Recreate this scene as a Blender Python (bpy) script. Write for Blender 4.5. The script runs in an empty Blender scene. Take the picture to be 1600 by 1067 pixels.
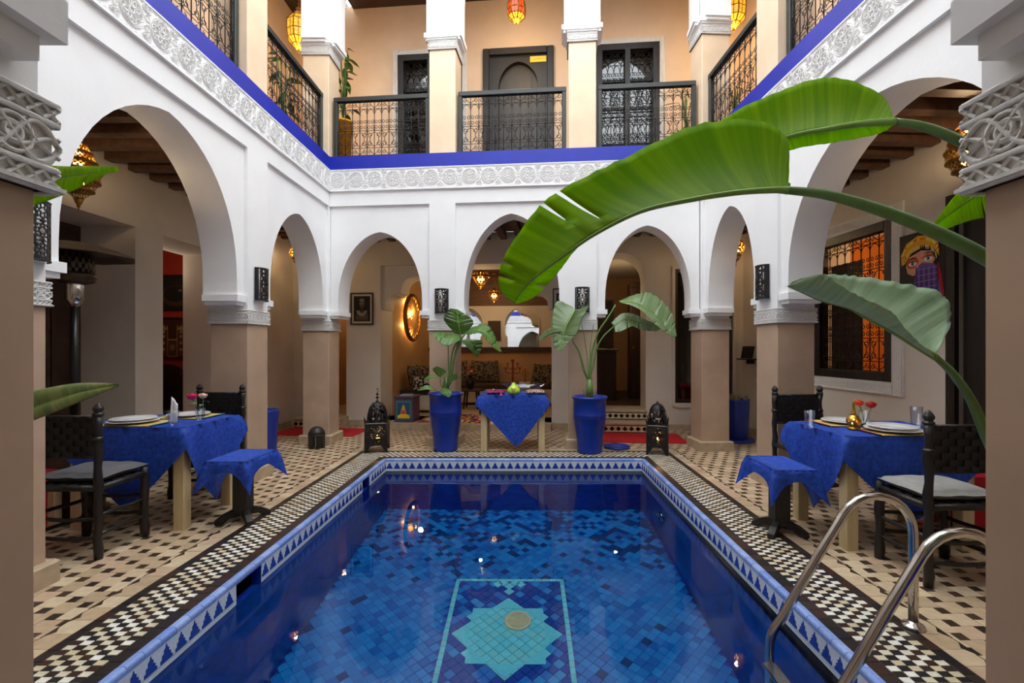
import bpy, math, random
from mathutils import Vector, Matrix
R = random.Random(7)
PI = math.pi
SC = bpy.context.scene
COL = SC.collection

# ------------------------------------------------------------------ camera, sky, exposure
EYE = 1.33                       # eye height
FPX, CX, CY = 735.0, 820.0, 543.0
cam_data = bpy.data.cameras.new('camera')
cam_data.sensor_width = 36.0
cam_data.lens = FPX / 1600 * 36
cam_data.shift_x = (800 - CX) / 1600
cam_data.shift_y = (CY - 533.5) / 1600
cam_data.clip_start = 0.02
cam = bpy.data.objects.new('camera', cam_data)
cam.location = (0, 0, EYE)
cam.rotation_euler = (PI / 2, 0, 0)
COL.objects.link(cam)
SC.camera = cam

world = bpy.data.worlds.new('sky')
SC.world = world
world.use_nodes = True
bg = world.node_tree.nodes['Background']
bg.inputs[0].default_value = (0.90, 0.955, 1.0, 1)
bg.inputs[1].default_value = 4.2
SC.view_settings.view_transform = 'Standard'
SC.view_settings.look = 'None'
SC.view_settings.gamma = 1.0
SC.view_settings.use_curve_mapping = False
SC.view_settings.exposure = 0.55
SC.cycles.use_denoising = True
SC.cycles.max_bounces = 14
SC.cycles.diffuse_bounces = 7
SC.cycles.transparent_max_bounces = 12
LAMP = 1.0                       # scale of all the lanterns' light

def P(px, py, Y):
    """point of the place seen at a photograph pixel, at depth Y"""
    return Vector(((px - CX) / FPX * Y, Y, EYE + (CY - py) / FPX * Y))

# ------------------------------------------------------------------ helpers
def C(r, g, b):
    def f(c):
        c /= 255.0
        return c / 12.92 if c <= 0.04045 else ((c + 0.055) / 1.055) ** 2.4
    return (f(r), f(g), f(b), 1.0)

def mat(name, col, rough=0.6, metal=0.0, var=0.0, scale=6.0, bump=0.0, bscale=40.0, spec=0.5,
        trans=0.0, ramp=.18, emit=None, estr=0.0, attr=False, sheen=0.0, stretch=(1, 1, 1), coat=0.0, col2=None):
    m = bpy.data.materials.new(name)
    m.use_nodes = True
    nt = m.node_tree
    b = nt.nodes['Principled BSDF']
    b.inputs['Base Color'].default_value = col
    b.inputs['Roughness'].default_value = rough
    b.inputs['Metallic'].default_value = metal
    b.inputs['Specular IOR Level'].default_value = spec
    b.inputs['Transmission Weight'].default_value = trans
    b.inputs['Coat Weight'].default_value = coat
    if sheen:
        b.inputs['Sheen Weight'].default_value = sheen
        b.inputs['Sheen Tint'].default_value = col
    if emit:
        b.inputs['Emission Color'].default_value = emit
        b.inputs['Emission Strength'].default_value = estr
    src = None
    tc = nt.nodes.new('ShaderNodeTexCoord')
    mp = nt.nodes.new('ShaderNodeMapping')
    mp.inputs['Scale'].default_value = stretch
    nt.links.new(tc.outputs['Object'], mp.inputs['Vector'])
    if attr:
        a = nt.nodes.new('ShaderNodeAttribute')
        a.attribute_name = 'Col'
        src = a.outputs['Color']
    if var or col2:
        n = nt.nodes.new('ShaderNodeTexNoise')
        n.inputs['Scale'].default_value = scale
        n.inputs['Detail'].default_value = 5
        nt.links.new(mp.outputs['Vector'], n.inputs['Vector'])
        r = nt.nodes.new('ShaderNodeValToRGB')
        nt.links.new(n.outputs[0], r.inputs[0])
        r.color_ramp.elements[0].position = .5 - ramp
        r.color_ramp.elements[1].position = .5 + ramp
        if col2:
            r.color_ramp.elements[0].color = col2
            r.color_ramp.elements[1].color = col
            src = r.outputs[0]
        else:
            r.color_ramp.elements[0].color = (1 - var, 1 - var, 1 - var, 1)
            r.color_ramp.elements[1].color = (1 + var * .5, 1 + var * .5, 1 + var * .5, 1)
            x = nt.nodes.new('ShaderNodeMix')
            x.data_type = 'RGBA'
            x.blend_type = 'MULTIPLY'
            x.inputs[0].default_value = 1
            if src:
                nt.links.new(src, x.inputs[6])
            else:
                x.inputs[6].default_value = col
            nt.links.new(r.outputs[0], x.inputs[7])
            src = x.outputs[2]
    if src:
        nt.links.new(src, b.inputs['Base Color'])
    if bump:
        n2 = nt.nodes.new('ShaderNodeTexNoise')
        n2.inputs['Scale'].default_value = bscale
        n2.inputs['Detail'].default_value = 4
        nt.links.new(mp.outputs['Vector'], n2.inputs['Vector'])
        bp = nt.nodes.new('ShaderNodeBump')
        bp.inputs['Strength'].default_value = bump
        bp.inputs['Distance'].default_value = 0.01
        nt.links.new(n2.outputs[0], bp.inputs['Height'])
        nt.links.new(bp.outputs[0], b.inputs['Normal'])
    return m

class MB:
    """collects shapes, builds them as one mesh"""
    def __init__(s):
        s.v, s.f, s.mi, s.sm, s.fc = [], [], [], [], []
        s.T = Matrix.Identity(4)
        s.col = None
    def add(s, vs, fs, mi=0, smooth=False):
        o = len(s.v)
        T = s.T
        s.v.extend([tuple(T @ Vector(p)) for p in vs])
        for f in fs:
            s.f.append([i + o for i in f])
            s.mi.append(mi)
            s.sm.append(smooth)
            s.fc.append(s.col)
        return s
    def box(s, x0, x1, y0, y1, z0, z1, mi=0, skip=''):
        vs = [(x0, y0, z0), (x1, y0, z0), (x1, y1, z0), (x0, y1, z0), (x0, y0, z1), (x1, y0, z1), (x1, y1, z1), (x0, y1, z1)]
        fs = [(0, 3, 2, 1), (4, 5, 6, 7), (0, 1, 5, 4), (1, 2, 6, 5), (2, 3, 7, 6), (3, 0, 4, 7)]
        if 'b' in skip: fs = fs[1:]
        return s.add(vs, fs, mi)
    def cham(s, x0, x1, y0, y1, z0, z1, c, mi=0):
        """box with chamfered top edges and vertical edges"""
        def ring(x0, x1, y0, y1, k, z):
            return [(x0 + k, y0, z), (x1 - k, y0, z), (x1, y0 + k, z), (x1, y1 - k, z), (x1 - k, y1, z), (x0 + k, y1, z), (x0, y1 - k, z), (x0, y0 + k, z)]
        vs = ring(x0, x1, y0, y1, c, z0) + ring(x0, x1, y0, y1, c, z1 - c) + ring(x0 + c, x1 - c, y0 + c, y1 - c, c * .5, z1)
        fs = [list(range(7, -1, -1)), list(range(16, 24))]
        for k in (0, 8):
            for i in range(8):
                j = (i + 1) % 8
                fs.append((k + i, k + j, k + 8 + j, k + 8 + i))
        return s.add(vs, fs, mi)
    def lathe(s, prof, seg=24, c=(0, 0, 0), mi=0, smooth=True, hole=None, sx=1, sy=1, ph=0):
        vs, fs = [], []
        n = len(prof)
        for r, z in prof:
            for k in range(seg):
                a = 2 * PI * k / seg + ph
                vs.append((c[0] + r * math.cos(a) * sx, c[1] + r * math.sin(a) * sy, c[2] + z))
        for i in range(n - 1):
            for k in range(seg):
                if hole and hole(i, k): continue
                j = (k + 1) % seg
                fs.append((i * seg + k, i * seg + j, (i + 1) * seg + j, (i + 1) * seg + k))
        if prof[0][0] > 1e-6 and not hole: fs.append(list(range(seg - 1, -1, -1)))
        if prof[-1][0] > 1e-6 and not hole: fs.append([(n - 1) * seg + k for k in range(seg)])
        return s.add(vs, fs, mi, smooth)
    def tube(s, pts, r, seg=6, mi=0, closed=False, smooth=True):
        pts = [Vector(p) for p in pts]
        n = len(pts)
        rr = r if isinstance(r, (list, tuple)) else [r] * n
        vs, fs = [], []
        up = None
        for i, p in enumerate(pts):
            a = pts[(i - 1) % n] if (closed or i > 0) else p
            b = pts[(i + 1) % n] if (closed or i < n - 1) else p
            t = (b - a)
            if t.length < 1e-9: t = Vector((0, 0, 1))
            t.normalize()
            if up is None:
                up = Vector((0, 0, 1)) if abs(t.z) < .9 else Vector((0, 1, 0))
            x = up - t * up.dot(t)
            if x.length < 1e-5:
                x = t.orthogonal()
            x.normalize()
            up = x
            y = t.cross(x)
            for k in range(seg):
                an = 2 * PI * k / seg
                vs.append(p + (x * math.cos(an) + y * math.sin(an)) * rr[i])
        m = n if closed else n - 1
        for i in range(m):
            i2 = (i + 1) % n
            for k in range(seg):
                j = (k + 1) % seg
                fs.append((i * seg + k, i * seg + j, i2 * seg + j, i2 * seg + k))
        if not closed:
            fs.append(list(range(seg - 1, -1, -1)))
            fs.append([(n - 1) * seg + k for k in range(seg)])
        return s.add(vs, fs, mi, smooth)
    def prism(s, poly, a0, a1, axis='z', mi=0, smooth=False):
        """extrude a 2D outline: axis z -> (x,y), y -> (x,z)"""
        n = len(poly)
        if axis == 'z':
            vs = [(p[0], p[1], a0) for p in poly] + [(p[0], p[1], a1) for p in poly]
        elif axis == 'y':
            vs = [(p[0], a0, p[1]) for p in poly] + [(p[0], a1, p[1]) for p in poly]
        else:
            vs = [(a0, p[0], p[1]) for p in poly] + [(a1, p[0], p[1]) for p in poly]
        fs = [list(range(n - 1, -1, -1)), list(range(n, 2 * n))]
        for i in range(n):
            j = (i + 1) % n
            fs.append((i, j, n + j, n + i))
        return s.add(vs, fs, mi, smooth)
    def grid(s, fn, nu, nv, mi=0, smooth=True, hole=None):
        vs = [fn(i / nu, j / nv) for i in range(nu + 1) for j in range(nv + 1)]
        fs = []
        for i in range(nu):
            for j in range(nv):
                if hole and hole(i, j): continue
                a = i * (nv + 1) + j
                fs.append((a, a + nv + 1, a + nv + 2, a + 1))
        return s.add(vs, fs, mi, smooth)
    def mesh(s, name, mats):
        me = bpy.data.meshes.new(name)
        me.from_pydata(s.v, [], s.f)
        ms = mats if isinstance(mats, (list, tuple)) else [mats]
        for m in ms: me.materials.append(m)
        if len(ms) > 1: me.polygons.foreach_set('material_index', s.mi)
        me.polygons.foreach_set('use_smooth', s.sm)
        if any(c is not None for c in s.fc):
            at = me.color_attributes.new('Col', 'FLOAT_COLOR', 'CORNER')
            data = []
            for f, c in zip(s.f, s.fc):
                data.extend(list(c or (1, 1, 1, 1)) * len(f))
            at.data.foreach_set('color', data)
        me.update()
        return me
    def build(s, name, mats, parent=None, M=None, loc=None, solid=0, bevel=0, sub=0):
        o = bpy.data.objects.new(name, s.mesh(name, mats))
        COL.objects.link(o)
        if parent is not None: o.parent = parent
        if M is not None: o.matrix_world = M
        if loc is not None: o.location = loc
        if solid:
            q = o.modifiers.new('thick', 'SOLIDIFY'); q.thickness = solid; q.offset = 0
        if bevel:
            q = o.modifiers.new('edge', 'BEVEL'); q.width = bevel; q.segments = 2; q.limit_method = 'ANGLE'
        if sub:
            q = o.modifiers.new('smooth', 'SUBSURF'); q.levels = sub; q.render_levels = sub
        return o

def tag(o, label=None, cat=None, group=None, kind=None):
    if label: o['label'] = label
    if cat: o['category'] = cat
    if group: o['group'] = group
    if kind: o['kind'] = kind
    return o
def thing(name, label, cat, loc=(0, 0, 0), rz=0, group=None):
    o = bpy.data.objects.new(name, None)
    COL.objects.link(o)
    o.empty_display_size = .05
    o.location = loc
    o.rotation_euler = (0, 0, rz)
    return tag(o, label, cat, group)
def struct(o, label=None):
    o['kind'] = 'structure'
    if label: o['label'] = label
    return o
def holder(name, M=None, loc=None):
    o = bpy.data.objects.new(name, None)
    COL.objects.link(o)
    if M is not None: o.matrix_world = M
    if loc is not None: o.location = loc
    o['kind'] = 'structure'
    return o
def kids(o):
    return [c for c in bpy.data.objects if c.parent is o]
def place(me, name, parent, loc, rz=0, sc=None):
    o = bpy.data.objects.new(name, me)
    COL.objects.link(o)
    o.parent = parent
    o.location = loc
    if rz: o.rotation_euler = (0, 0, rz)
    if sc: o.scale = sc
    return o
def copy_tree(o, parent=None):
    c = o.copy()
    COL.objects.link(c)
    if parent is not None: c.parent = parent
    for k in kids(o):
        copy_tree(k, c)
    return c
def light(name, loc, power, col=(1, .72, .4), r=.04, parent=None):
    d = bpy.data.lights.new(name, 'POINT')
    d.energy = power * LAMP
    d.color = col
    d.shadow_soft_size = r
    o = bpy.data.objects.new(name, d)
    COL.objects.link(o)
    if parent is not None: o.parent = parent
    o.location = loc
    return o
def catmull(pts, n):
    """smooth resample of a polyline, n points"""
    pts = [Vector(p) for p in pts]
    m = len(pts) - 1
    out = []
    for k in range(n):
        t = k / (n - 1) * m
        i = min(int(t), m - 1)
        u = t - i
        p1, p2 = pts[i], pts[i + 1]
        p0 = pts[i - 1] if i > 0 else p1 * 2 - p2
        p3 = pts[i + 2] if i + 2 <= m else p2 * 2 - p1
        out.append(.5 * ((2 * p1) + (p2 - p0) * u + (2 * p0 - 5 * p1 + 4 * p2 - p3) * u * u + (3 * p1 - p0 - 3 * p2 + p3) * u ** 3))
    return out

# ------------------------------------------------------------------ materials
M_WHITE = mat('white_plaster', C(240, 240, 240), .75, var=.03, scale=3, bump=.12, bscale=25)
M_CARVE = mat('carved_plaster', C(228, 226, 222), .8, var=.06, scale=30, bump=.25, bscale=120)
M_FRIEZE = mat('lace_plaster', C(241, 241, 241), .8, bump=.35, bscale=130)
M_CREAMW = mat('cream_painted_wood', C(214, 206, 188), .6, var=.06, scale=6)
M_VIOLET = mat('violet_painted_wood', C(92, 66, 92), .6, var=.2, scale=12)
M_RWOOD = mat('reddish_wood', C(140, 58, 30), .5, var=.2, scale=20)
mat_red_small = mat('red_blossom', C(190, 30, 34), .7)
M_TAUPE = mat('taupe_tadelakt', C(186, 158, 134), .42, var=.12, scale=4, bump=.1, bscale=9)
M_PEACH = mat('peach_plaster', C(228, 200, 170), .7, var=.06, scale=3, bump=.1, bscale=20)
M_PEACHP = mat('peach_tadelakt', C(232, 206, 174), .6, var=.08, scale=4)
M_BEIGE = mat('beige_plaster', C(214, 204, 190), .75, var=.05, scale=2.5, bump=.1, bscale=20)
M_OCHRE = mat('ochre_plaster', C(184, 144, 100), .7, var=.10, scale=3, bump=.15, bscale=14)
M_RED = mat('red_plaster', C(176, 52, 30), .7, var=.15, scale=4)
M_BLUEP = mat('cobalt_paint', C(24, 42, 168), .45, var=.12, scale=5)
M_BLACKW = mat('black_wood', C(32, 27, 25), .45, var=.35, scale=14, bump=.5, bscale=50, stretch=(1, 1, .2))
M_BROWN = mat('brown_wood', C(96, 66, 48), .55, var=.3, scale=6, bump=.3, bscale=30, stretch=(.3, 3, 3))
M_DBROWN = mat('dark_brown_wood', C(64, 42, 30), .55, var=.3, scale=6, bump=.3, bscale=30)
M_RAIL = mat('dark_green_grey_wood', C(46, 50, 47), .5, var=.15, scale=9)
M_ROS = mat('white_lace_plaster', C(238, 237, 235), .8)
M_CHARC = mat('charcoal_wood', C(38, 36, 34), .5, var=.15, scale=9, bump=.1, bscale=30)
M_CHARC2 = mat('charcoal_wood_light', C(56, 51, 47), .5, var=.12, scale=9)
M_IRON = mat('black_iron', C(34, 31, 30), .45, metal=.3, var=.2, scale=40)
M_PALEW = mat('pale_wood', C(204, 180, 136), .55, var=.12, scale=8, bump=.15, bscale=30, stretch=(4, 4, .5))
M_STONE = mat('beige_stone', C(182, 160, 132), .5, var=.18, scale=9, bump=.15, bscale=30)
M_GROUT = mat('grout', C(150, 132, 108), .8, var=.15, scale=12)
M_TILE = mat('glazed_tile', (1, 1, 1, 1), .4, attr=True, var=.14, scale=22, bump=.08, bscale=25)
M_MOS = mat('mosaic_tile', (1, 1, 1, 1), .22, attr=True, var=.10, scale=60)
M_MATTE = mat('matte_colours', (1, 1, 1, 1), .8, attr=True, var=.08, scale=40)
M_VELVET = mat('blue_velvet', C(24, 76, 184), .7, col2=C(11, 44, 132), scale=30, ramp=.18, bump=.4, bscale=50, sheen=.15)
M_POT = mat('cobalt_glaze', C(16, 48, 146), .38, var=.14, scale=5, bump=.1, bscale=10, coat=.2)
M_SOIL = mat('soil', C(62, 44, 32), .95, var=.4, scale=40, bump=.8, bscale=60)
M_STEEL = mat('stainless_steel', C(205, 198, 190), .14, metal=1.0)
M_BRASS = mat('brass', C(200, 150, 60), .3, metal=.9, var=.25, scale=40)
M_GOLD = mat('dark_brass', C(150, 104, 40), .38, metal=.85, var=.35, scale=50)
M_CHINA = mat('white_china', C(240, 240, 240), .12, coat=.5)
M_NAPKIN = mat('white_linen', C(236, 236, 240), .8)
M_STRAW = mat('straw', C(205, 176, 104), .8, var=.25, scale=60, bump=.5, bscale=150)
M_GREYC = mat('grey_cushion', C(120, 118, 118), .85, var=.12, scale=20, bump=.2, bscale=80)
M_REDC = mat('red_carpet', C(190, 14, 26), .95, var=.2, scale=30, bump=.6, bscale=200)
M_WOVEN = mat('woven_black', C(22, 20, 20), .6, var=.3, scale=60)
M_BULB = mat('lamp_glow', C(255, 214, 130), emit=C(255, 205, 110), estr=7)
M_PANE_Y = mat('lit_yellow_glass', C(255, 200, 60), .3, emit=C(255, 190, 50), estr=.40, var=.6, scale=30)
M_PANE_R = mat('lit_amber_glass', C(190, 60, 30), .3, emit=C(220, 90, 20), estr=.45, var=.3, scale=30)
M_ORANGE = mat('amber_wall', C(206, 126, 44), .7, var=.1, scale=3)
M_MIRROR = mat('mirror', C(235, 238, 238), .02, metal=1.0)
M_DGLASS = mat('dark_window_glass', C(16, 14, 13), .04, spec=.8, coat=.6)
M_PANELD = mat('carved_dark_wood', C(74, 40, 24), .5, col2=C(34, 18, 12), scale=55, bump=.8, bscale=55)
M_PINKF = mat('magenta_rose', C(226, 30, 110), .7, var=.2, scale=60)
M_CREAMF = mat('cream_rose', C(246, 206, 180), .7, var=.1, scale=60)
M_REDF = mat('red_rose', C(190, 16, 22), .7, var=.25, scale=60)
M_ORF = mat('orange_rose', C(240, 70, 24), .7, var=.2, scale=60)
M_STEM = mat('green_stem', C(78, 112, 58), .5, var=.2, scale=20)
M_SHEATH = mat('dry_sheath', C(122, 92, 54), .8, var=.3, scale=20, stretch=(3, 3, .3))
M_FABRIC = mat('kilim_fabric', C(120, 106, 86), .9, col2=C(38, 31, 28), ramp=.06, scale=26, bump=.3, bscale=100)
M_FLORAL = mat('black_floral_fabric', C(214, 204, 180), .9, col2=C(14, 13, 13), ramp=.03, scale=15, bump=.1)
M_SEATM = mat('dark_mattress', C(76, 60, 48), .9, col2=C(36, 26, 22), scale=40)
M_LIME = mat('lime_glaze', C(190, 222, 70), .35, var=.12, scale=8)
M_MAGENTA = mat('magenta_silk', C(176, 26, 110), .6, col2=C(70, 8, 36), ramp=.06, scale=45, bump=.6, bscale=80)
M_BEAD = mat('beaded_fabric', C(212, 190, 170), .6, col2=C(96, 24, 28), ramp=.06, scale=70, bump=1, bscale=90)
M_CANDLE = mat('candle_wax', C(226, 190, 120), .6)
M_BLACKP = mat('black_plastic', C(18, 18, 20), .35)
M_HEATER = mat('bronze_metal', C(78, 62, 48), .4, metal=.6, var=.2, scale=20)
M_FRAMEB = mat('dark_frame', C(40, 28, 24), .4, var=.2, scale=20)
M_LEATHER = mat('seat_rush', C(48, 42, 38), .7, var=.4, scale=50, bump=.6, bscale=70)

def glass(name, col=(1, 1, 1, 1), ior=1.45, rough=0.0):
    m = bpy.data.materials.new(name)
    m.use_nodes = True
    nt = m.node_tree
    nt.nodes.remove(nt.nodes['Principled BSDF'])
    g = nt.nodes.new('ShaderNodeBsdfGlass')
    g.inputs['Color'].default_value = col
    g.inputs['IOR'].default_value = ior
    g.inputs['Roughness'].default_value = rough
    nt.links.new(g.outputs[0], nt.nodes['Material Output'].inputs[0])
    return m
def thin_glass(name):
    m = bpy.data.materials.new(name)
    m.use_nodes = True
    nt = m.node_tree
    nt.nodes.remove(nt.nodes['Principled BSDF'])
    t = nt.nodes.new('ShaderNodeBsdfTransparent'); t.inputs[0].default_value = (.95, .97, .97, 1)
    g = nt.nodes.new('ShaderNodeBsdfGlossy'); g.inputs['Roughness'].default_value = .02
    f = nt.nodes.new('ShaderNodeLayerWeight'); f.inputs[0].default_value = .12
    x = nt.nodes.new('ShaderNodeMixShader')
    nt.links.new(f.outputs[1], x.inputs[0]); nt.links.new(t.outputs[0], x.inputs[1]); nt.links.new(g.outputs[0], x.inputs[2])
    nt.links.new(x.outputs[0], nt.nodes['Material Output'].inputs[0])
    return m
M_GLASS = thin_glass('clear_glass')
M_WATER = glass('pool_water', (.86, .95, 1, 1), 1.333)
def water_bump():
    nt = M_WATER.node_tree
    g = [n for n in nt.nodes if n.type == 'BSDF_GLASS'][0]
    tc = nt.nodes.new('ShaderNodeTexCoord')
    n = nt.nodes.new('ShaderNodeTexNoise')
    n.inputs['Scale'].default_value = 2.6
    n.inputs['Detail'].default_value = 1.5
    b = nt.nodes.new('ShaderNodeBump')
    b.inputs['Strength'].default_value = .05
    b.inputs['Distance'].default_value = .02
    nt.links.new(tc.outputs['Object'], n.inputs['Vector'])
    nt.links.new(n.outputs[0], b.inputs['Height'])
    nt.links.new(b.outputs[0], g.inputs['Normal'])
water_bump()

def leaf_mat(name, c1, c2, tr, gloss=.35, nveins=46, vein=.22):
    m = bpy.data.materials.new(name)
    m.use_nodes = True
    nt = m.node_tree
    b = nt.nodes['Principled BSDF']
    b.inputs['Roughness'].default_value = gloss
    uv = nt.nodes.new('ShaderNodeUVMap'); uv.uv_map = 'uv'
    mp = nt.nodes.new('ShaderNodeMapping')
    mp.inputs['Scale'].default_value = (nveins, .6, 1)
    nt.links.new(uv.outputs[0], mp.inputs[0])
    n = nt.nodes.new('ShaderNodeTexNoise')
    n.inputs['Scale'].default_value = 1.0
    n.inputs['Detail'].default_value = 3
    nt.links.new(mp.outputs[0], n.inputs['Vector'])
    r = nt.nodes.new('ShaderNodeValToRGB')
    r.color_ramp.elements[0].position = .35; r.color_ramp.elements[0].color = c2
    r.color_ramp.elements[1].position = .65; r.color_ramp.elements[1].color = c1
    nt.links.new(n.outputs[0], r.inputs[0])
    nt.links.new(r.outputs[0], b.inputs['Base Color'])
    t = nt.nodes.new('ShaderNodeBsdfTranslucent')
    nt.links.new(r.outputs[0], t.inputs[0])
    mx = nt.nodes.new('ShaderNodeMixShader')
    mx.inputs[0].default_value = tr
    nt.links.new(b.outputs[0], mx.inputs[1])
    nt.links.new(t.outputs[0], mx.inputs[2])
    nt.links.new(mx.outputs[0], nt.nodes['Material Output'].inputs[0])
    bp = nt.nodes.new('ShaderNodeBump')
    bp.inputs['Strength'].default_value = vein
    bp.inputs['Distance'].default_value = .004
    nt.links.new(n.outputs[0], bp.inputs['Height'])
    nt.links.new(bp.outputs[0], b.inputs['Normal'])
    return m
M_LEAFB = leaf_mat('bright_banana_leaf', C(170, 204, 18), C(136, 182, 10), .70, .5)
M_LEAFB.node_tree.nodes['Principled BSDF'].inputs['Specular IOR Level'].default_value = .25
M_LEAFG = leaf_mat('grey_green_leaf', C(176, 200, 162), C(150, 180, 138), .22, .28, 34, .5)
M_LEAFP = leaf_mat('pot_banana_leaf', C(132, 152, 106), C(104, 130, 82), .25, .3, 34, .5)
M_LEAFD = leaf_mat('mid_green_leaf', C(112, 148, 74), C(76, 116, 48), .35, .35, 30)
M_LEAFY = leaf_mat('yellowing_leaf', C(150, 150, 84), C(96, 120, 60), .3, .35, 20)
M_MIDRIB = mat('leaf_midrib', C(120, 156, 60), .4)
M_PETIOLE = mat('leaf_petiole', C(96, 128, 66), .4, var=.2, scale=14)

# ------------------------------------------------------------------ the four walls' own frames: (s along, d outward, z up)
def frame(x, y, deg):
    return Matrix.Translation((x, y, 0)) @ Matrix.Rotation(math.radians(deg), 4, 'Z')
F_L = frame(-2.70, 0, 90)
F_B = frame(-2.70, 6.50, -5.0)
F_R = frame(2.58, 0, -87.13)
F_F = frame(0, .70, 180)
def at(F, s, d, z=0):
    return F @ Vector((s, d, z))

Z_CAP0, Z_CAP1, Z_REC, Z_FR0, Z_FR1, Z_UP = 1.565, 1.695, 3.28, 3.487, 3.774, 3.96
DEP = .36

def arch_curve(a0, a1, zb, zs, za, n=26):
    h, c = (a1 - a0) / 2, (a0 + a1) / 2
    pts = [(a0, zb)]
    for k in range(n + 1):
        f = PI - PI * k / n
        t = math.cos(f)
        pts.append((c + h * t, zs + (za - zs) * (.92 * max(math.sin(f), 0) ** .92 + .08 * (1 - abs(t)))))
    pts.append((a1, zb))
    return pts

def arcade(name, F, s0, s1, bays, zcap, zb, zs, zrec, ztop, corb):
    m = MB()
    edge = s0
    segs = []
    for b in bays:
        segs.append((edge, b[0]))
        edge = b[1]
    segs.append((edge, s1))
    for a, b in segs:
        if b - a > .02: m.box(a, b, 0, DEP, zcap, zrec)
    m.box(s0, s1, 0, DEP, zrec, ztop)
    dr = .035
    for a, b, za in bays:
        a0, a1 = a + corb, b - corb
        pts = arch_curve(a0, a1, zb, zs, za)
        n = len(pts)
        for d, flip in ((dr, False), (DEP, True)):
            vs, fs = [], []
            for p in pts: vs.append((p[0], d, p[1]))
            for p in pts: vs.append((p[0], d, zrec))
            for i in range(1, n - 2):
                q = (i, i + 1, n + i + 1, n + i)
                fs.append(q[::-1] if flip else q)
            # side strips
            k = len(vs)
            vs += [(a, d, zb), (a, d, zrec), (b, d, zb), (b, d, zrec)]
            q = (k, 0, n, k + 1); fs.append(q[::-1] if flip else q)
            q = (n - 1, k + 2, k + 3, 2 * n - 1); fs.append(q[::-1] if flip else q)
            m.add(vs, fs)
        vs = [(p[0], dr, p[1]) for p in pts] + [(p[0], DEP, p[1]) for p in pts]
        m.add(vs[:], [(i, n + i, n + i + 1, i + 1) for i in (0, n - 2)])
        m.add(vs, [(i, n + i, n + i + 1, i + 1) for i in range(1, n - 2)], 0, True)
        for x0, x1, w in ((a, a0, 1), (a1, b, -1)):
            m.add([(x0, dr, zb), (x1, dr, zb), (x1, DEP, zb), (x0, DEP, zb)], [(0, 1, 2, 3)])
            e = .03
            if w > 0:
                m.box(x0 - .01, x1 + e, dr - .02, DEP - .01, zb - .05, zb + .012)
                m.box(x0 - .01, x1 + e * .3, dr, DEP - .02, zb - .085, zb - .05)
            else:
                m.box(x0 - e, x1 + .01, dr - .02, DEP - .01, zb - .05, zb + .012)
                m.box(x0 - e * .3, x1 + .01, dr, DEP - .02, zb - .085, zb - .05)
    return struct(m.build(name, M_WHITE, M=F))

BAYS_L = [(.70, 2.30, 3.05), (2.65, 4.58, 3.14), (4.94, 6.48, 2.95)]
BAYS_R = [(-6.05, -4.76, 2.95), (-4.40, -2.16, 3.10), (-1.80, -.70, 2.95)]
BAYS_B = [(0, 1.41, 2.92), (1.77, 3.28, 3.13), (3.66, 4.98, 2.93)]
BAYS_F = [(-2.545, -1.04, 2.95), (-.68, .725, 3.1), (1.085, 2.70, 2.95)]
SIDES = [('left', F_L, .34, 6.84, BAYS_L), ('right', F_R, -6.41, -.34, BAYS_R),
         ('back', F_B, 0.001, 4.98, BAYS_B), ('front', F_F, -2.544, 2.699, BAYS_F)]
for nm, F, s0, s1, bays in SIDES:
    arcade('wall_' + nm, F, s0, s1, bays, Z_CAP1, 1.82, 1.95, Z_REC, Z_FR0, .03 if nm == 'front' else .11)
    up = [(a, b, 6.98) for a, b, z in bays]
    arcade('wall_%s_upper' % nm, F, s0, s1, up, 5.50, 5.60, 6.15, 7.12, 7.32, .05)

# frieze of plaster lace with rosettes, and the blue band over it
def rosette_mesh():
    m = MB()
    def ring(cx, cz, r, n, t=.0036):
        m.tube([(cx + r * math.cos(2 * PI * k / n), -.004, cz + r * math.sin(2 * PI * k / n)) for k in range(n)], t, 4, closed=True)
    ring(0, 0, .104, 20); ring(0, 0, .094, 20); ring(0, 0, .02, 8)
    for k in range(8):
        a = 2 * PI * k / 8
        ring(.056 * math.cos(a), .056 * math.sin(a), .036, 10)
        m.tube([(.02 * math.cos(a), -.002, .02 * math.sin(a)), (.094 * math.cos(a), -.002, .094 * math.sin(a))], .002, 4)
    for q in (0, PI / 4):
        m.tube([(.085 * math.cos(q + k * PI / 2), -.003, .085 * math.sin(q + k * PI / 2)) for k in range(4)], .003, 4, closed=True, smooth=False)
    for sx in (-1, 1):
        for sz in (-1, 1):
            ring(.118 * sx, .098 * sz, .026, 8); ring(.118 * sx, .098 * sz, .014, 6)
    for sz in (-1, 1):
        ring(.132, .035 * sz, .022, 8)
    return m.mesh('rosette', M_ROS)
ROS = rosette_mesh()
k = 1
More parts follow.
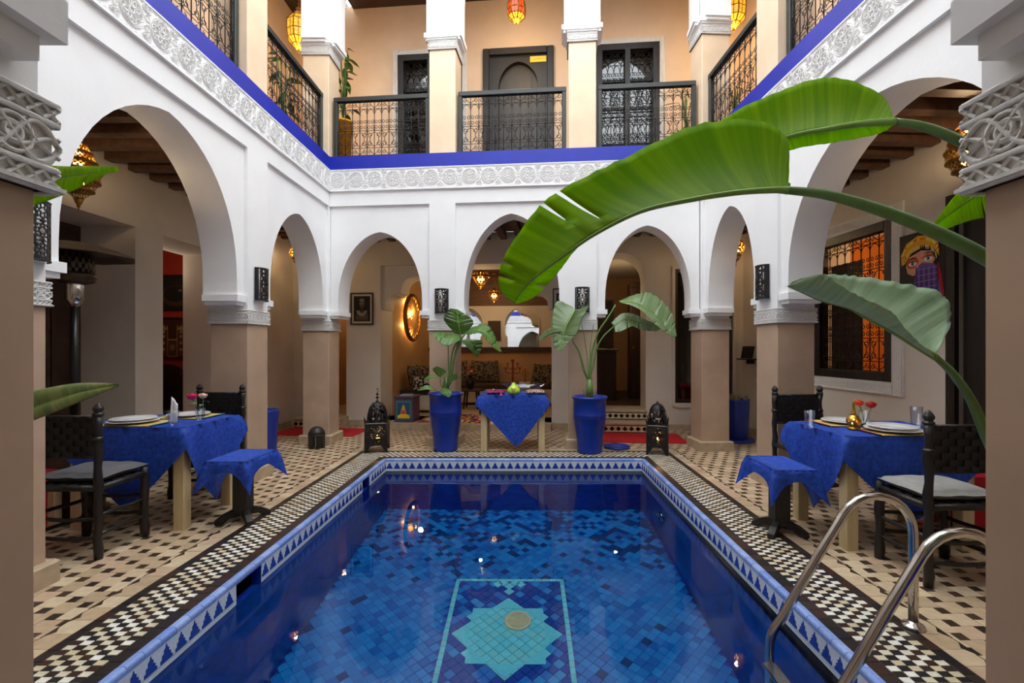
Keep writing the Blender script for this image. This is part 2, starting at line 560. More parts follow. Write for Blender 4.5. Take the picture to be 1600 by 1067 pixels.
for nm, F, s0, s1, bays in SIDES:
    a, b = {'left': (.70, 6.50), 'right': (-6.07, -.70), 'back': (0, 4.98), 'front': (-2.545, 2.70)}[nm]
    m = MB()
    m.box(a, b, -.018, .05, Z_FR0, Z_FR1)
    m.box(a, b, -.03, .05, Z_FR0 - .012, Z_FR0 + .008)
    m.box(a, b, -.026, .05, Z_FR1 - .012, Z_FR1)
    for z in (Z_FR0 + .02, Z_FR1 - .024):
        n = int((b - a) / .02)
        m.tube([(a + (b - a) * i / n, -.019, z + (.005 if i % 2 else -.005)) for i in range(n + 1)], .0028, 4)
    f = struct(m.build('trim_%d' % k, M_FRIEZE, M=F), 'white lace plaster frieze with rosettes')
    n = round((b - a) / .265)
    for i in range(n):
        place(ROS, 'rosette', f, (a + (b - a) * (i + .5) / n, -.019, (Z_FR0 + Z_FR1) / 2))
    m = MB()
    m.box(a - (.0 if nm != 'back' else 0), b, -.012, DEP, Z_FR1, Z_UP)
    struct(m.build('trim_%d' % (k + 4), M_BLUEP, M=F), 'cobalt blue painted band')
    k += 1

# pillars: plinth, shaft, carved capital
def capital_mesh():
    m = MB()
    h = .198
    b_ = .1905
    m.box(-b_, b_, -b_, b_, 0, .13)
    m.box(-h - .004, h + .004, -h - .004, h + .004, 0, .006)
    m.box(-h, h, -h, h, .126, .13)
    for q in range(4):
        m.T = Matrix.Rotation(q * PI / 2, 4, 'Z')
        y = -h + .0035
        for z in (.0, .031, .100, .130):
            m.tube([(-h + .002, y, z), (h - .002, y, z)], .0052, 5)
        for z0 in (.016, .115):
            for ph in (0, 1):
                n = 16
                m.tube([(-h + 2 * h * i / n, y, z0 + (.011 if (i + ph) % 2 else -.011)) for i in range(n + 1)], .0034, 4, smooth=False)
        for ph in (0, PI):
            n = 48
            m.tube([(-h + 2 * h * i / n, y, .0655 + .029 * math.sin(3 * 2 * PI * i / n + ph)) for i in range(n + 1)], .0042, 5)
            m.tube([(-h + 2 * h * i / n, y, .0655 + .014 * math.sin(3 * 2 * PI * i / n + ph + PI / 2)) for i in range(n + 1)], .0036, 4)
        for c in (-.132, -.066, 0, .066, .132):
            for r in (.026, .012):
                m.tube([(c + r * math.cos(2 * PI * i / 14), y, .0655 + r * math.sin(2 * PI * i / 14)) for i in range(14)], .0036, 5, closed=True)
            for sg in (-1, 1):
                m.tube([(c + sg * (.006 + .02 * t), y, .0655 + .028 * math.sin(t * 3.1) * sg) for t in [i / 7 for i in range(8)]], .0034, 4)
    m.T = Matrix.Identity(4)
    return m.mesh('capital', M_CARVE)
CAP = capital_mesh()
m = MB(); m.cham(-.18, .18, -.18, .18, .11, Z_CAP0 + .002, .006); SHAFT = m.mesh('shaft', M_TAUPE)
m = MB(); m.cham(-.225, .225, -.225, .225, 0, .125, .012); PLINTH = m.mesh('plinth', M_STONE)
m = MB(); m.cham(-.18, .18, -.18, .18, 0, 5.37 - Z_UP, .006); USHAFT = m.mesh('shaft', M_PEACHP)
m = MB()
m.box(-.203, .203, -.203, .203, .13, .15)
m.box(-.215, .215, -.215, .215, .15, .165)
UMOULD = m.mesh('moulding', M_WHITE)
PILLARS = [(F_L, .52), (F_L, 2.475), (F_L, 4.76), (F_L, 6.66), (F_R, -6.23), (F_R, -4.58), (F_R, -1.98), (F_R, -.52),
           (F_B, 1.59), (F_B, 3.47), (F_F, -.86), (F_F, .905)]
for F, s in PILLARS:
    o = holder('pillar', F @ Matrix.Translation((s, .18, 0)))
    place(PLINTH, 'plinth', o, (0, 0, 0)); place(SHAFT, 'shaft', o, (0, 0, 0)); place(CAP, 'capital', o, (0, 0, Z_CAP0))
    o = holder('upper_pillar', F @ Matrix.Translation((s, .18, Z_UP)))
    place(USHAFT, 'shaft', o, (0, 0, 0)); place(CAP, 'capital', o, (0, 0, 5.36 - Z_UP)); place(UMOULD, 'moulding', o, (0, 0, 5.36 - Z_UP))

# outer walls of the galleries, with rectangular or arched openings (a, b, z0, z1, arch)
def pierced(name, F, s0, s1, z0, z1, d0, d1, ops, mt, back_mat=None):
    m = MB()
    x = s0
    for a, b, za, zb, arch in sorted(ops):
        if a > x: m.box(x, a, d0, d1, z0, z1)
        if za > z0: m.box(a, b, d0, d1, z0, za)
        if arch:
            pts = arch_curve(a, b, arch, arch, zb, 18)[1:-1]
            n = len(pts)
            for i in range(n - 1):
                p, q = pts[i], pts[i + 1]
                m.add([(p[0], d0, p[1]), (q[0], d0, q[1]), (q[0], d0, z1), (p[0], d0, z1), (p[0], d1, p[1]), (q[0], d1, q[1]), (q[0], d1, z1), (p[0], d1, z1)],
                      [(0, 1, 2, 3), (7, 6, 5, 4), (0, 4, 5, 1)], 0)
        elif zb < z1:
            m.box(a, b, d0, d1, zb, z1)
        x = b
    if x < s1: m.box(x, s1, d0, d1, z0, z1)
    return struct(m.build(name, mt, M=F))
ZC = 3.25
pierced('wall_left_outer', F_L, -2.0, 9.4, 0, ZC, 1.30, 1.90, [(3.2, 4.83, 0, 2.57, 0), (5.2, 6.33, 0, 2.57, 0)], M_BEIGE)
pierced('wall_right_outer', F_R, -8.6, 2.0, 0, ZC, 1.26, 1.70, [(-5.69, -4.55, .99, 2.60, 0), (-3.89, -2.99, 0, 2.55, 0)], M_BEIGE)
wb = pierced('wall_back_outer', F_B, -1.55, 6.6, 0, ZC, 1.50, 2.05,
        [(-1.10, -.48, .16, 2.62, 2.13), (.12, 3.02, .10, 2.72, 0), (3.76, 4.54, .32, 2.87, 2.45), (5.0, 5.9, .44, 2.59, 0)], M_BEIGE)
m = MB(); m.box(-4.6, 4.6, 1.9, 2.2, 0, ZC); struct(m.build('wall_front_outer', M_BEIGE, M=F_F))
m = MB(); m.box(-4.6, 4.6, 1.6, 1.9, Z_UP, 7.15); struct(m.build('wall_front_upper_outer', M_PEACH, M=F_F))
pierced('wall_left_upper_outer', F_L, -1.6, 9.4, Z_UP, 7.15, 1.30, 1.60, [], M_PEACH)
pierced('wall_right_upper_outer', F_R, -8.6, 1.6, Z_UP, 7.15, 1.26, 1.60, [], M_PEACH)
pierced('wall_back_upper_outer', F_B, -1.55, 6.6, Z_UP, 7.15, 1.50, 1.80,
        [(.43, 1.53, 4.10, 6.26, 0), (1.885, 3.055, Z_UP, 6.27, 0), (3.745, 4.755, 4.10, 6.25, 0)], M_PEACH)

# multifoil plaster corners of the salon opening
def foil(sgn, s_j):
    pts = [(0, 2.72), (0, 1.98), (.05, 1.98), (.06, 2.02)]
    def arc(cx, cz, r, a0, a1, n=8):
        for i in range(n + 1):
            a = math.radians(a0 + (a1 - a0) * i / n)
            pts.append((cx + r * math.cos(a), cz + r * math.sin(a)))
    arc(.235, 2.05, .17, 180, 80)
    pts.append((.28, 2.25)); pts.append((.33, 2.25))
    arc(.545, 2.32, .20, 180, 85)
    pts.append((.60, 2.55)); pts.append((.65, 2.55))
    arc(.90, 2.56, .20, 160, 100)
    pts.append((.98, 2.72))
    poly = [(s_j + sgn * x, z) for x, z in pts]
    if sgn < 0: poly = poly[::-1]
    m = MB()
    # fan of quads up to the lintel keeps the concave outline clean
    for i in range(1, len(poly) - 1):
        p, q = poly[i], poly[i + 1]
        if abs(p[0] - q[0]) < 1e-5:
            m.add([(p[0], 1.55, p[1]), (q[0], 1.55, q[1]), (q[0], 1.97, q[1]), (p[0], 1.97, p[1])], [(0, 1, 2, 3)])
            continue
        m.add([(p[0], 1.55, p[1]), (q[0], 1.55, q[1]), (q[0], 1.55, 2.721), (p[0], 1.55, 2.721),
               (p[0], 1.97, p[1]), (q[0], 1.97, q[1]), (q[0], 1.97, 2.721), (p[0], 1.97, 2.721)],
              [(0, 1, 2, 3), (7, 6, 5, 4), (0, 4, 5, 1)])
    return m.build('scalloped_corner', M_BEIGE, parent=wb)
foil(1, .12); foil(-1, 3.02)

# floor slabs, ceilings, roof
m = MB()
def slab(name, F, a, b, d0, d1, z0, z1, mt):
    q = MB(); q.box(a, b, d0, d1, z0, z1)
    return struct(q.build(name, mt, M=F))
slab('ceiling_left', F_L, -2.0, 9.4, DEP, 1.31, ZC, Z_UP, M_BROWN)
slab('ceiling_right', F_R, -8.6, 2.0, DEP, 1.27, ZC, Z_UP, M_BROWN)
slab('ceiling_back', F_B, -.36, 5.34, DEP, 1.51, ZC + .003, Z_UP - .003, M_BROWN)
slab('ceiling_front', F_F, -2.9, 3.06, DEP, 2.2, ZC + .003, Z_UP - .003, M_BROWN)
slab('ceiling_left_upper', F_L, -1.6, 9.4, DEP, 1.6, 7.10, 7.25, M_DBROWN)
slab('ceiling_right_upper', F_R, -8.6, 1.6, DEP, 1.6, 7.10, 7.25, M_DBROWN)
slab('ceiling_back_upper', F_B, -.36, 5.34, DEP, 1.8, 7.103, 7.247, M_DBROWN)
slab('ceiling_front_upper', F_F, -2.9, 3.06, DEP, 1.9, 7.103, 7.247, M_DBROWN)
m = MB(); m.cham(-.05, .05, .37, 1.30, -.13, 0, .012); BEAM = m.mesh('beam', M_BROWN)
for nm, n0, n1 in (('left', 1.0, 8.6), ('right', 1.4, 7.8)):
    par = bpy.data.objects['ceiling_' + nm]
    F = F_L if nm == 'left' else F_R
    y = n0
    while y < n1:
        place(BEAM, 'beam', par, (y if nm == 'left' else -y, 0, ZC))
        y += .27
m = MB(); m.cham(-.05, .05, .37, 1.50, -.13, 0, .012); BEAM2 = m.mesh('beam', M_BROWN)
for i in range(20): place(BEAM2, 'beam', bpy.data.objects['ceiling_back'], (-.2 + i * .27, 0, ZC))

# rooms behind the galleries
# niche door on the left, red room
m = MB(); m.box(3.2, 4.83, 1.86, 1.96, 0, 2.6)
o = struct(m.build('door_1', M_BROWN, M=F_L), 'dark brown door at the back of the niche')
for i in range(5):
    q = MB(); q.cham(-.14, .14, 0, .02, .05, 2.5, .006)
    q.build('plank', M_DBROWN, parent=o, loc=(3.38 + i * .32, 1.84, 0))
m = MB()
m.box(4.9, 7.4, 3.6, 3.7, 0, 3.0); m.box(4.95, 5.05, 1.9, 3.6, 0, 3.0); m.box(7.2, 7.3, 1.9, 3.6, 0, 3.0)
struct(m.build('wall_red_room', M_RED, M=F_L))
m = MB(); m.box(4.9, 7.4, 1.9, 3.7, 2.95, 3.05); struct(m.build('ceiling_red_room', M_BEIGE, M=F_L))
# salon
m = MB()
m.box(-.06, .10, 2.05, 4.6, .1, 3.0); m.box(3.06, 3.22, 2.05, 4.6, .1, 3.0)
m.box(.10, 3.06, 4.42, 4.6, .1, 3.0)
struct(m.build('wall_salon', M_OCHRE, M=F_B))
slab('ceiling_salon', F_B, -.06, 3.22, 2.05, 4.6, 2.92, 3.0, M_BROWN)
SAL = slab('floor_salon', F_B, .12, 3.02, 1.18, 4.5, 0, .10, M_STONE)
# passage behind the left arch and the reception behind the right one
m = MB()
m.box(-1.5, -1.3, 2.05, 4.4, 0, 3.0); m.box(-.20, -.07, 2.05, 4.4, 0, 3.0); m.box(-1.5, -.07, 4.2, 4.4, 0, 3.0)
struct(m.build('wall_passage', M_OCHRE, M=F_B))
slab('ceiling_passage', F_B, -1.5, -.07, 2.05, 4.4, 2.9, 3.0, M_BEIGE)
slab('floor_passage', F_B, -1.3, -.2, 1.9, 4.4, 0, .16, M_STONE)
m = MB()
m.box(3.24, 3.40, 2.05, 5.2, 0, 3.0); m.box(6.1, 6.3, 2.05, 5.2, 0, 3.0); m.box(3.24, 6.3, 5.0, 5.2, 0, 3.0)
struct(m.build('wall_reception', M_OCHRE, M=F_B))
slab('ceiling_reception', F_B, 3.24, 6.3, 2.05, 5.2, 2.95, 3.05, M_BEIGE)
slab('floor_reception', F_B, 3.4, 6.1, 1.9, 5.0, 0, .318, M_DBROWN)
# amber room behind the right window, dark door on the right
m = MB()
m.box(-6.3, -4.2, 3.2, 3.3, 0, 3.0); m.box(-6.4, -6.3, 1.7, 3.3, 0, 3.0); m.box(-4.3, -4.2, 1.7, 3.3, 0, 3.0)
struct(m.build('wall_amber_room', M_ORANGE, M=F_R))
slab('ceiling_amber_room', F_R, -6.4, -4.2, 1.7, 3.3, 2.9, 3.0, M_BEIGE)
slab('floor_amber_room', F_R, -6.4, -4.2, 1.7, 3.3, .0, .1, M_DBROWN)
m = MB(); m.box(-3.89, -2.99, 1.3, 1.4, 0, 2.55)
o = struct(m.build('door_2', M_BLACKW, M=F_R), 'black wooden door behind the right pillar')
for s in (-3.66, -3.21):
    q = MB(); q.cham(s - .17, s + .17, 1.27, 1.31, .1, 2.45, .01); q.build('panel', M_BLACKW, parent=o)
q = MB(); q.box(-3.97, -3.89, 1.22, 1.4, 0, 2.62); q.box(-2.99, -2.91, 1.22, 1.4, 0, 2.62); q.box(-3.89, -2.99, 1.22, 1.4, 2.55, 2.62)
q.build('door_frame', M_BLACKW, parent=o)

# plinths along the gallery walls
k = 0
for F, a, b, d in ((F_B, -.48, .12, 1.5), (F_B, 3.02, 3.76, 1.5), (F_B, 4.54, 6.1, 1.5), (F_R, -7.4, -4.1, 1.26), (F_L, 6.33, 8.0, 1.30), (F_L, 4.83, 5.2, 1.30)):
    q = MB(); q.cham(a, b, d - .03, d + .02, 0, .10, .008)
    k += 1
    struct(q.build('baseboard_%d' % k, M_STONE, M=F))

# steps with black and cream zellige risers
def step(F, a, b, d0, d1, z0, z1, n):
    o = holder('step', F)
    q = MB(); q.box(a, b, d0 + .01, d1, z0, z1 - .03); q.build('riser', M_STONE, parent=o)
    q = MB(); q.cham(a, b, d0 - .015, d1, z1 - .035, z1, .008); q.build('tread', M_STONE, parent=o)
    q = MB()
    dk, lt = C(40, 22, 18), C(212, 196, 164)
    q.col = lt; q.box(a + .01, b - .01, d0, d0 + .02, z0 + .01, z1 - .04)
    w = (b - a) / n
    h = (z1 - z0 - .06)
    zc = z0 + .015 + h / 2 + .0
    q.col = dk
    for i in range(n):
        c = a + w * (i + .5)
        q.prism([(c, zc - h * .36), (c + w * .42, zc), (c, zc + h * .36), (c - w * .42, zc)], d0 - .004, d0 + .005, 'y')
    q.box(a + .01, b - .01, d0 - .003, d0 + .01, z0 + .008, z0 + .018)
    q.box(a + .01, b - .01, d0 - .003, d0 + .01, z1 - .05, z1 - .042)
    t = q.build('zellige_tiles', M_MOS, parent=o)
    t['kind'] = 'stuff'
step(F_B, 3.72, 4.62, 1.18, 1.52, 0, .165, 9)
step(F_B, 3.74, 4.56, 1.46, 2.0, .165, .325, 9)
step(F_B, -1.25, -.44, 1.2, 2.0, 0, .165, 9)

# windows and door of the upper gallery
def plaster_frame(F, a, b, z0, z1, d, w, par):
    q = MB()
    for x0, x1, y0, y1 in ((a - w, a, z0 - w, z1 + w), (b, b + w, z0 - w, z1 + w), (a, b, z1, z1 + w), (a, b, z0 - w, z0)):
        q.box(x0, x1, d - .02, d + .005, y0, y1)
        vert = (y1 - y0) > (x1 - x0)
        L = (y1 - y0) if vert else (x1 - x0)
        n = max(4, int(L / .025))
        for ph in (0, 1):
            pts = []
            for i in range(n + 1):
                o = w * .28 * (1 if (i + ph) % 2 else -1)
                if vert: pts.append(((x0 + x1) / 2 + o, d - .021, y0 + L * i / n))
                else: pts.append((x0 + L * i / n, d - .021, (y0 + y1) / 2 + o))
            q.tube(pts, .004, 4, smooth=False)
        for e in (-.42, .42):
            if vert: q.tube([((x0 + x1) / 2 + w * e, d - .021, y0), ((x0 + x1) / 2 + w * e, d - .021, y1)], .004, 4)
            else: q.tube([(x0, d - .021, (y0 + y1) / 2 + w * e), (x1, d - .021, (y0 + y1) / 2 + w * e)], .004, 4)
    return q.build('plaster_border', M_CARVE, parent=par)

def spiral(m, cx, cz, r, turns, a0, sgn, y=0, t=.0035, n=11):
    pts = []
    for i in range(n + 1):
        u = i / n
        a = a0 + sgn * turns * 2 * PI * u
        rr = r * (1 - .78 * u)
        pts.append((cx + rr * math.cos(a), y, cz + rr * math.sin(a)))
    m.tube(pts, t, 4)
def scroll_panel(m, a, b, z0, z1, y=0, t=.0036, unit=.212):
    """wrought iron: zigzag strip, arches on bars, twin scrolls, circles of scrolls, zigzag strip"""
    n = max(1, round((b - a) / unit))
    w = (b - a) / n
    H = z1 - z0
    zA, zB, zC_, zD = z0 + .14 * H, z0 + .46 * H, z0 + .86 * H, z1
    for z in (z0 + .005, zA, zB, zC_, z1 - .005):
        m.tube([(a, y, z), (b, y, z)], t, 4)
    for i in range(n):
        x = a + w * i
        c = x + w / 2
        for s_ in (-1, 1):
            # zigzag strips with scrolls
            for zz0, zz1 in ((z0, zA), (zC_, z1)):
                hh = zz1 - zz0
                m.tube([(c, y, zz0 + .12 * hh), (c + s_ * w * .30, y, zz0 + .62 * hh)], t, 4)
                spiral(m, c + s_ * w * .36, zz0 + .5 * hh, .30 * hh, 1.1, PI / 2, s_, y, t, 9)
            # circle of scrolls
            hz = zB - zA
            for q in (-1, 1):
                spiral(m, c + s_ * w * .27, (zA + zB) / 2 + q * hz * .24, .16 * hz, 1.2, -q * PI / 2, s_ * q, y, t)
                spiral(m, c + s_ * w * .40, (zA + zB) / 2 + q * hz * .36, .10 * hz, 1.1, q * PI / 2, -s_ * q, y, t, 8)
            # twin scrolls over the middle bar
            for q in (.055, .155):
                spiral(m, c + s_ * w * .11, zB + q * H, .042 * H, 1.2, PI if s_ > 0 else 0, -s_, y, t, 9)
                spiral(m, c + s_ * w * .39, zB + q * H, .042 * H, 1.2, 0 if s_ > 0 else PI, s_, y, t, 9)
            # arches between bars
            cc = c + s_ * w * .25
            m.tube([(cc + w * .25 * math.cos(PI * k / 8), y, zC_ - .13 * H + .12 * H * math.sin(PI * k / 8)) for k in range(9)], t, 4)
        m.tube([(c + w * .30 * math.cos(2 * PI * k / 14), y, (zA + zB) / 2 + .40 * (zB - zA) * math.sin(2 * PI * k / 14)) for k in range(14)], t, 4, closed=True)
    return n, w

M_UWIN = M_CHARC
def upper_window(num, a, b, z0, z1, label):
    o = holder('window_%d' % num, F_B)
    o['label'] = label
    q = MB()
    fw = .10
    for x0, x1, y0, y1 in ((a, a + fw, z0, z1), (b - fw, b, z0, z1), (a + fw, b - fw, z1 - fw, z1), (a + fw, b - fw, z0, z0 + fw), ((a + b) / 2 - .04, (a + b) / 2 + .04, z0 + fw, z1 - fw)):
        q.box(x0, x1, 1.47, 1.60, y0, y1)
    q.build('window_frame', M_BLACKW, parent=o)
    for x0, x1 in ((a + fw, (a + b) / 2 - .04), ((a + b) / 2 + .04, b - fw)):
        q = MB(); q.box(x0, x1, 1.60, 1.61, z0 + fw, z1 - fw); q.build('pane', M_DGLASS, parent=o)
        q = MB()
        for z in (z0 + .55, z0 + 1.15, z0 + 1.6):
            q.box(x0, x1, 1.575, 1.6, z - .02, z + .02)
        q.build('glazing_bar', M_BLACKW, parent=o)
    q = MB()
    scroll_panel(q, a + fw, b - fw, z0 + fw, z0 + fw + .95, 1.53, .0055, .2)
    scroll_panel(q, a + fw, b - fw, z0 + fw + .95, z1 - fw, 1.53, .0055, .2)
    g = q.build('iron_grille', M_IRON, parent=o)
    plaster_frame(F_B, a, b, z0, z1, 1.5, .085, o)
upper_window(1, .43, 1.53, 4.10, 6.26, 'upper window with black iron grille and carved plaster border')
upper_window(2, 3.745, 4.755, 4.10, 6.25, 'upper window with black iron grille and carved plaster border')
slab('wall_upper_rooms', F_B, -.3, 5.4, 2.6, 2.7, Z_UP, 7.15, M_OCHRE)

o = holder('door_3', F_B); o['label'] = 'charcoal upper door with an arched recess'
q = MB()
for x0, x1, y0, y1 in ((1.885, 1.99, Z_UP, 6.27), (2.95, 3.055, Z_UP, 6.27), (1.99, 2.95, 6.16, 6.27)):
    q.cham(x0, x1, 1.44, 1.62, y0, y1, .01)
q.build('door_frame', M_CHARC, parent=o)
q = MB()   # leaf with a horseshoe arch cut into it
ar = arch_curve(2.14, 2.80, 4.2, 5.62, 6.06, 20)
n = len(ar)
for i in range(1, n - 2):
    p, r_ = ar[i], ar[i + 1]
    q.add([(p[0], 1.50, p[1]), (r_[0], 1.50, r_[1]), (r_[0], 1.50, 6.16), (p[0], 1.50, 6.16), (p[0], 1.60, p[1]), (r_[0], 1.60, r_[1])], [(0, 1, 2, 3), (0, 4, 5, 1)])
q.box(1.99, 2.14, 1.50, 1.60, Z_UP, 6.16); q.box(2.80, 2.95, 1.50, 1.60, Z_UP, 6.16)
q.build('arched_surround', M_CHARC, parent=o)
q = MB(); q.box(2.1, 2.84, 1.59, 1.64, Z_UP, 6.16); q.box(2.26, 2.68, 1.57, 1.60, 4.1, 5.85)
q.build('door_leaf', M_CHARC2, parent=o)

# ------------------------------------------------------------------ floor, coping, pool
PX0, PX1, PY0, PY1 = -1.66, 1.40, 1.30, 5.62
CW = .44
BED = .012
m = MB()
for x0, x1, y0, y1 in ((-7.5, PX0 - .32, -2, 12.5), (PX1, 7.5, -2, 12.5), (PX0 - .32, PX1, -2, PY0), (PX0 - .32, PX1, PY1, 12.5)):
    m.box(x0, x1, y0, y1, -.30, -BED)
floor = struct(m.build('floor', M_GROUT), 'courtyard floor of beige tiles with small dark squares')
BEIGE = [C(196, 172, 140), C(184, 158, 126), C(204, 182, 150), C(190, 160, 132), C(176, 152, 122)]
DARK = [C(58, 42, 32), C(70, 52, 40), C(48, 36, 30)]
def tile_mesh(nm, w, h, col, t=BED, c=.0022, mt=None):
    q = MB(); q.col = col
    q.cham(-w / 2, w / 2, -h / 2, h / 2, -t, 0, c)
    return q.mesh(nm, mt or M_TILE)
A_, B_ = .107, .0535
G = .0022
TB = [tile_mesh('tile', A_ - G, A_ - G, c) for c in BEIGE]
TD = [tile_mesh('tile', B_ - G, B_ - G, c) for c in DARK]
regs = [(-4.0, PX0 - CW - .12, -1.3, 8.6), (PX1 + CW + .12, 4.0, -1.3, 8.6),
        (PX0 - CW - .12, PX1 + CW + .12, PY1 + CW + .12, 8.6), (PX0 - CW - .12, PX1 + CW + .12, -1.3, PY0 - CW - .12)]
def inframe(x, y):
    if y < 1.0: return False
    px, py = CX + FPX * x / y, CY + FPX * EYE / y
    return 58 < px < 1530 and py < 1062
whole, rest = [], []
for i in range(-90, 120):
    for j in range(-90, 120):
        ox, oy = -(A_ * i - B_ * j) , B_ * i + A_ * j
        for (x0, x1, y0, y1, kind) in ((ox - A_, ox, oy, oy + A_, 0), (ox - A_ - B_, ox - A_, oy, oy + B_, 1)):
            for rg in regs:
                a, b, c, d = max(x0, rg[0]), min(x1, rg[1]), max(y0, rg[2]), min(y1, rg[3])
                if b - a < .006 or d - c < .006: continue
                cx, cy = (a + b) / 2, (c + d) / 2
                full = (b - a) > x1 - x0 - 1e-6 and (d - c) > y1 - y0 - 1e-6
                if full and inframe(cx, cy):
                    whole.append((cx * cx * .5 + cy * cy, cx, cy, kind))
                else:
                    rest.append((a, b, c, d, kind))
whole.sort()
NT = 300
for _, cx, cy, kind in whole[:NT]:
    o = place(R.choice(TD if kind else TB), 'tile', floor, (cx, cy, R.uniform(-.0008, .0008)))
for _, cx, cy, kind in whole[NT:]:
    h = (B_ if kind else A_) / 2
    rest.append((cx - h, cx + h, cy - h, cy + h, kind))
m = MB()
for a, b, c, d, kind in rest:
    m.col = R.choice(DARK if kind else BEIGE)
    z = R.uniform(-.0008, .0008)
    g = G / 2
    vs = [(a + g, c + g, -BED), (b - g, c + g, -BED), (b - g, d - g, -BED), (a + g, d - g, -BED),
          (a + g, c + g, z), (b - g, c + g, z), (b - g, d - g, z), (a + g, d - g, z)]
    m.add(vs, [(4, 5, 6, 7), (0, 1, 5, 4), (1, 2, 6, 5), (2, 3, 7, 6), (3, 0, 4, 7)])
# border strip of long beige tiles with a row of dark triangles
o1, o0 = CW + .12, CW
def ring_rects(r1, r0, step):
    out = []
    def along(x0, x1, y0, y1, vert):
        L = (y1 - y0) if vert else (x1 - x0)
        n = max(1, round(L / step))
        for i in range(n):
            if vert: out.append((x0, x1, y0 + L * i / n, y0 + L * (i + 1) / n))
            else: out.append((x0 + L * i / n, x0 + L * (i + 1) / n, y0, y1))
    along(PX0 - r1, PX0 - r0, PY0 - r1, PY1 + r1, True)
    along(PX1 + r0, PX1 + r1, PY0 - r1, PY1 + r1, True)
    along(PX0 - r0, PX1 + r0, PY1 + r0, PY1 + r1, False)
    along(PX0 - r0, PX1 + r0, PY0 - r1, PY0 - r0, False)
    return out
def slab_tile(m, a, b, c, d, z, g=.0011):
    m.add([(a + g, c + g, -BED), (b - g, c + g, -BED), (b - g, d - g, -BED), (a + g, d - g, -BED),
           (a + g, c + g, z), (b - g, c + g, z), (b - g, d - g, z), (a + g, d - g, z)],
          [(4, 5, 6, 7), (0, 1, 5, 4), (1, 2, 6, 5), (2, 3, 7, 6), (3, 0, 4, 7)])
for a, b, c, d in ring_rects(o1 - .004, o0, .11):
    m.col = R.choice(BEIGE)
    slab_tile(m, a, b, c, d, R.uniform(-.0008, .0008))
for sd in (0, 1):
    x = PX0 - o1 if sd == 0 else PX1 + o1
    sg = 1 if sd == 0 else -1
    y = PY0 - o1
    while y < PY1 + o1:
        m.col = R.choice(DARK)
        pts = [(x, y), (x + sg * .03, y + .045), (x, y + .09)]
        if sd: pts = pts[::-1]
        m.prism(pts[::-1], -.004, .0012, 'z')
        y += .118
t = m.build('floor_tiles', M_TILE, parent=floor); t['kind'] = 'stuff'

# pool shell
pool = holder('swimming_pool')
pool['kind'] = 'structure'; pool['label'] = 'rectangular blue tiled pool in the middle of the courtyard'
ZW, ZB = -.15, -1.48
M_PWALL = mat('pool_wall_tiles', C(20, 66, 180), .3, col2=C(12, 40, 130), scale=9)
def brick_bump(m, sc, w):
    nt = m.node_tree
    b = nt.nodes['Principled BSDF']
    tc = nt.nodes.new('ShaderNodeTexCoord')
    k = nt.nodes.new('ShaderNodeTexBrick')
    k.offset = 0
    k.inputs['Scale'].default_value = sc
    k.inputs['Brick Width'].default_value = w; k.inputs['Row Height'].default_value = w
    k.inputs['Mortar Size'].default_value = .008
    nt.links.new(tc.outputs['UV'], k.inputs['Vector'])
    bp = nt.nodes.new('ShaderNodeBump'); bp.inputs['Strength'].default_value = .3
    nt.links.new(k.outputs['Fac'], bp.inputs['Height'])
    nt.links.new(bp.outputs[0], b.inputs['Normal'])
m = MB()
t_ = .06
m.box(PX0 - t_, PX0, PY0 - t_, PY1 + t_, ZB - .1, -.16); m.box(PX1, PX1 + t_, PY0 - t_, PY1 + t_, ZB - .1, -.16)
m.box(PX0, PX1, PY1, PY1 + t_, ZB - .1, -.16); m.box(PX0, PX1, PY0 - t_, PY0, ZB - .1, -.16)
# upper part with two skimmer mouths in the left wall
SK = [(2.70, 2.96), (4.80, 5.02)]
y = PY0 - t_
for a, b in SK + [(PY1 + t_, 0)]:
    m.box(PX0 - t_, PX0, y, a, -.16, -.02)
    if b: y = b
for a, b in SK: m.box(PX0 - t_, PX0, a, b, -.04, -.02)
m.box(PX1, PX1 + t_, PY0 - t_, PY1 + t_, -.16, -.02)
m.box(PX0, PX1, PY1, PY1 + t_, -.16, -.02); m.box(PX0, PX1, PY0 - t_, PY0, -.16, -.02)
m.box(PX0, PX1, PY0, PY1, ZB - .1, ZB - .012)
m.build('pool_shell', M_PWALL, parent=pool)
for a, b in SK:
    q = MB(); q.box(PX0 - .30, PX0 - t_ + .01, a - .02, b + .02, -.25, -.24); q.box(PX0 - .30, PX0 - .29, a - .02, b + .02, -.25, -.03)
    q.box(PX0 - .30, PX0 - t_, a - .02, a, -.25, -.03); q.box(PX0 - .30, PX0 - t_, b, b + .02, -.25, -.03); q.box(PX0 - .30, PX0 - t_, a, b, -.05, -.03)
    q.build('skimmer_box', M_BLACKP, parent=pool)

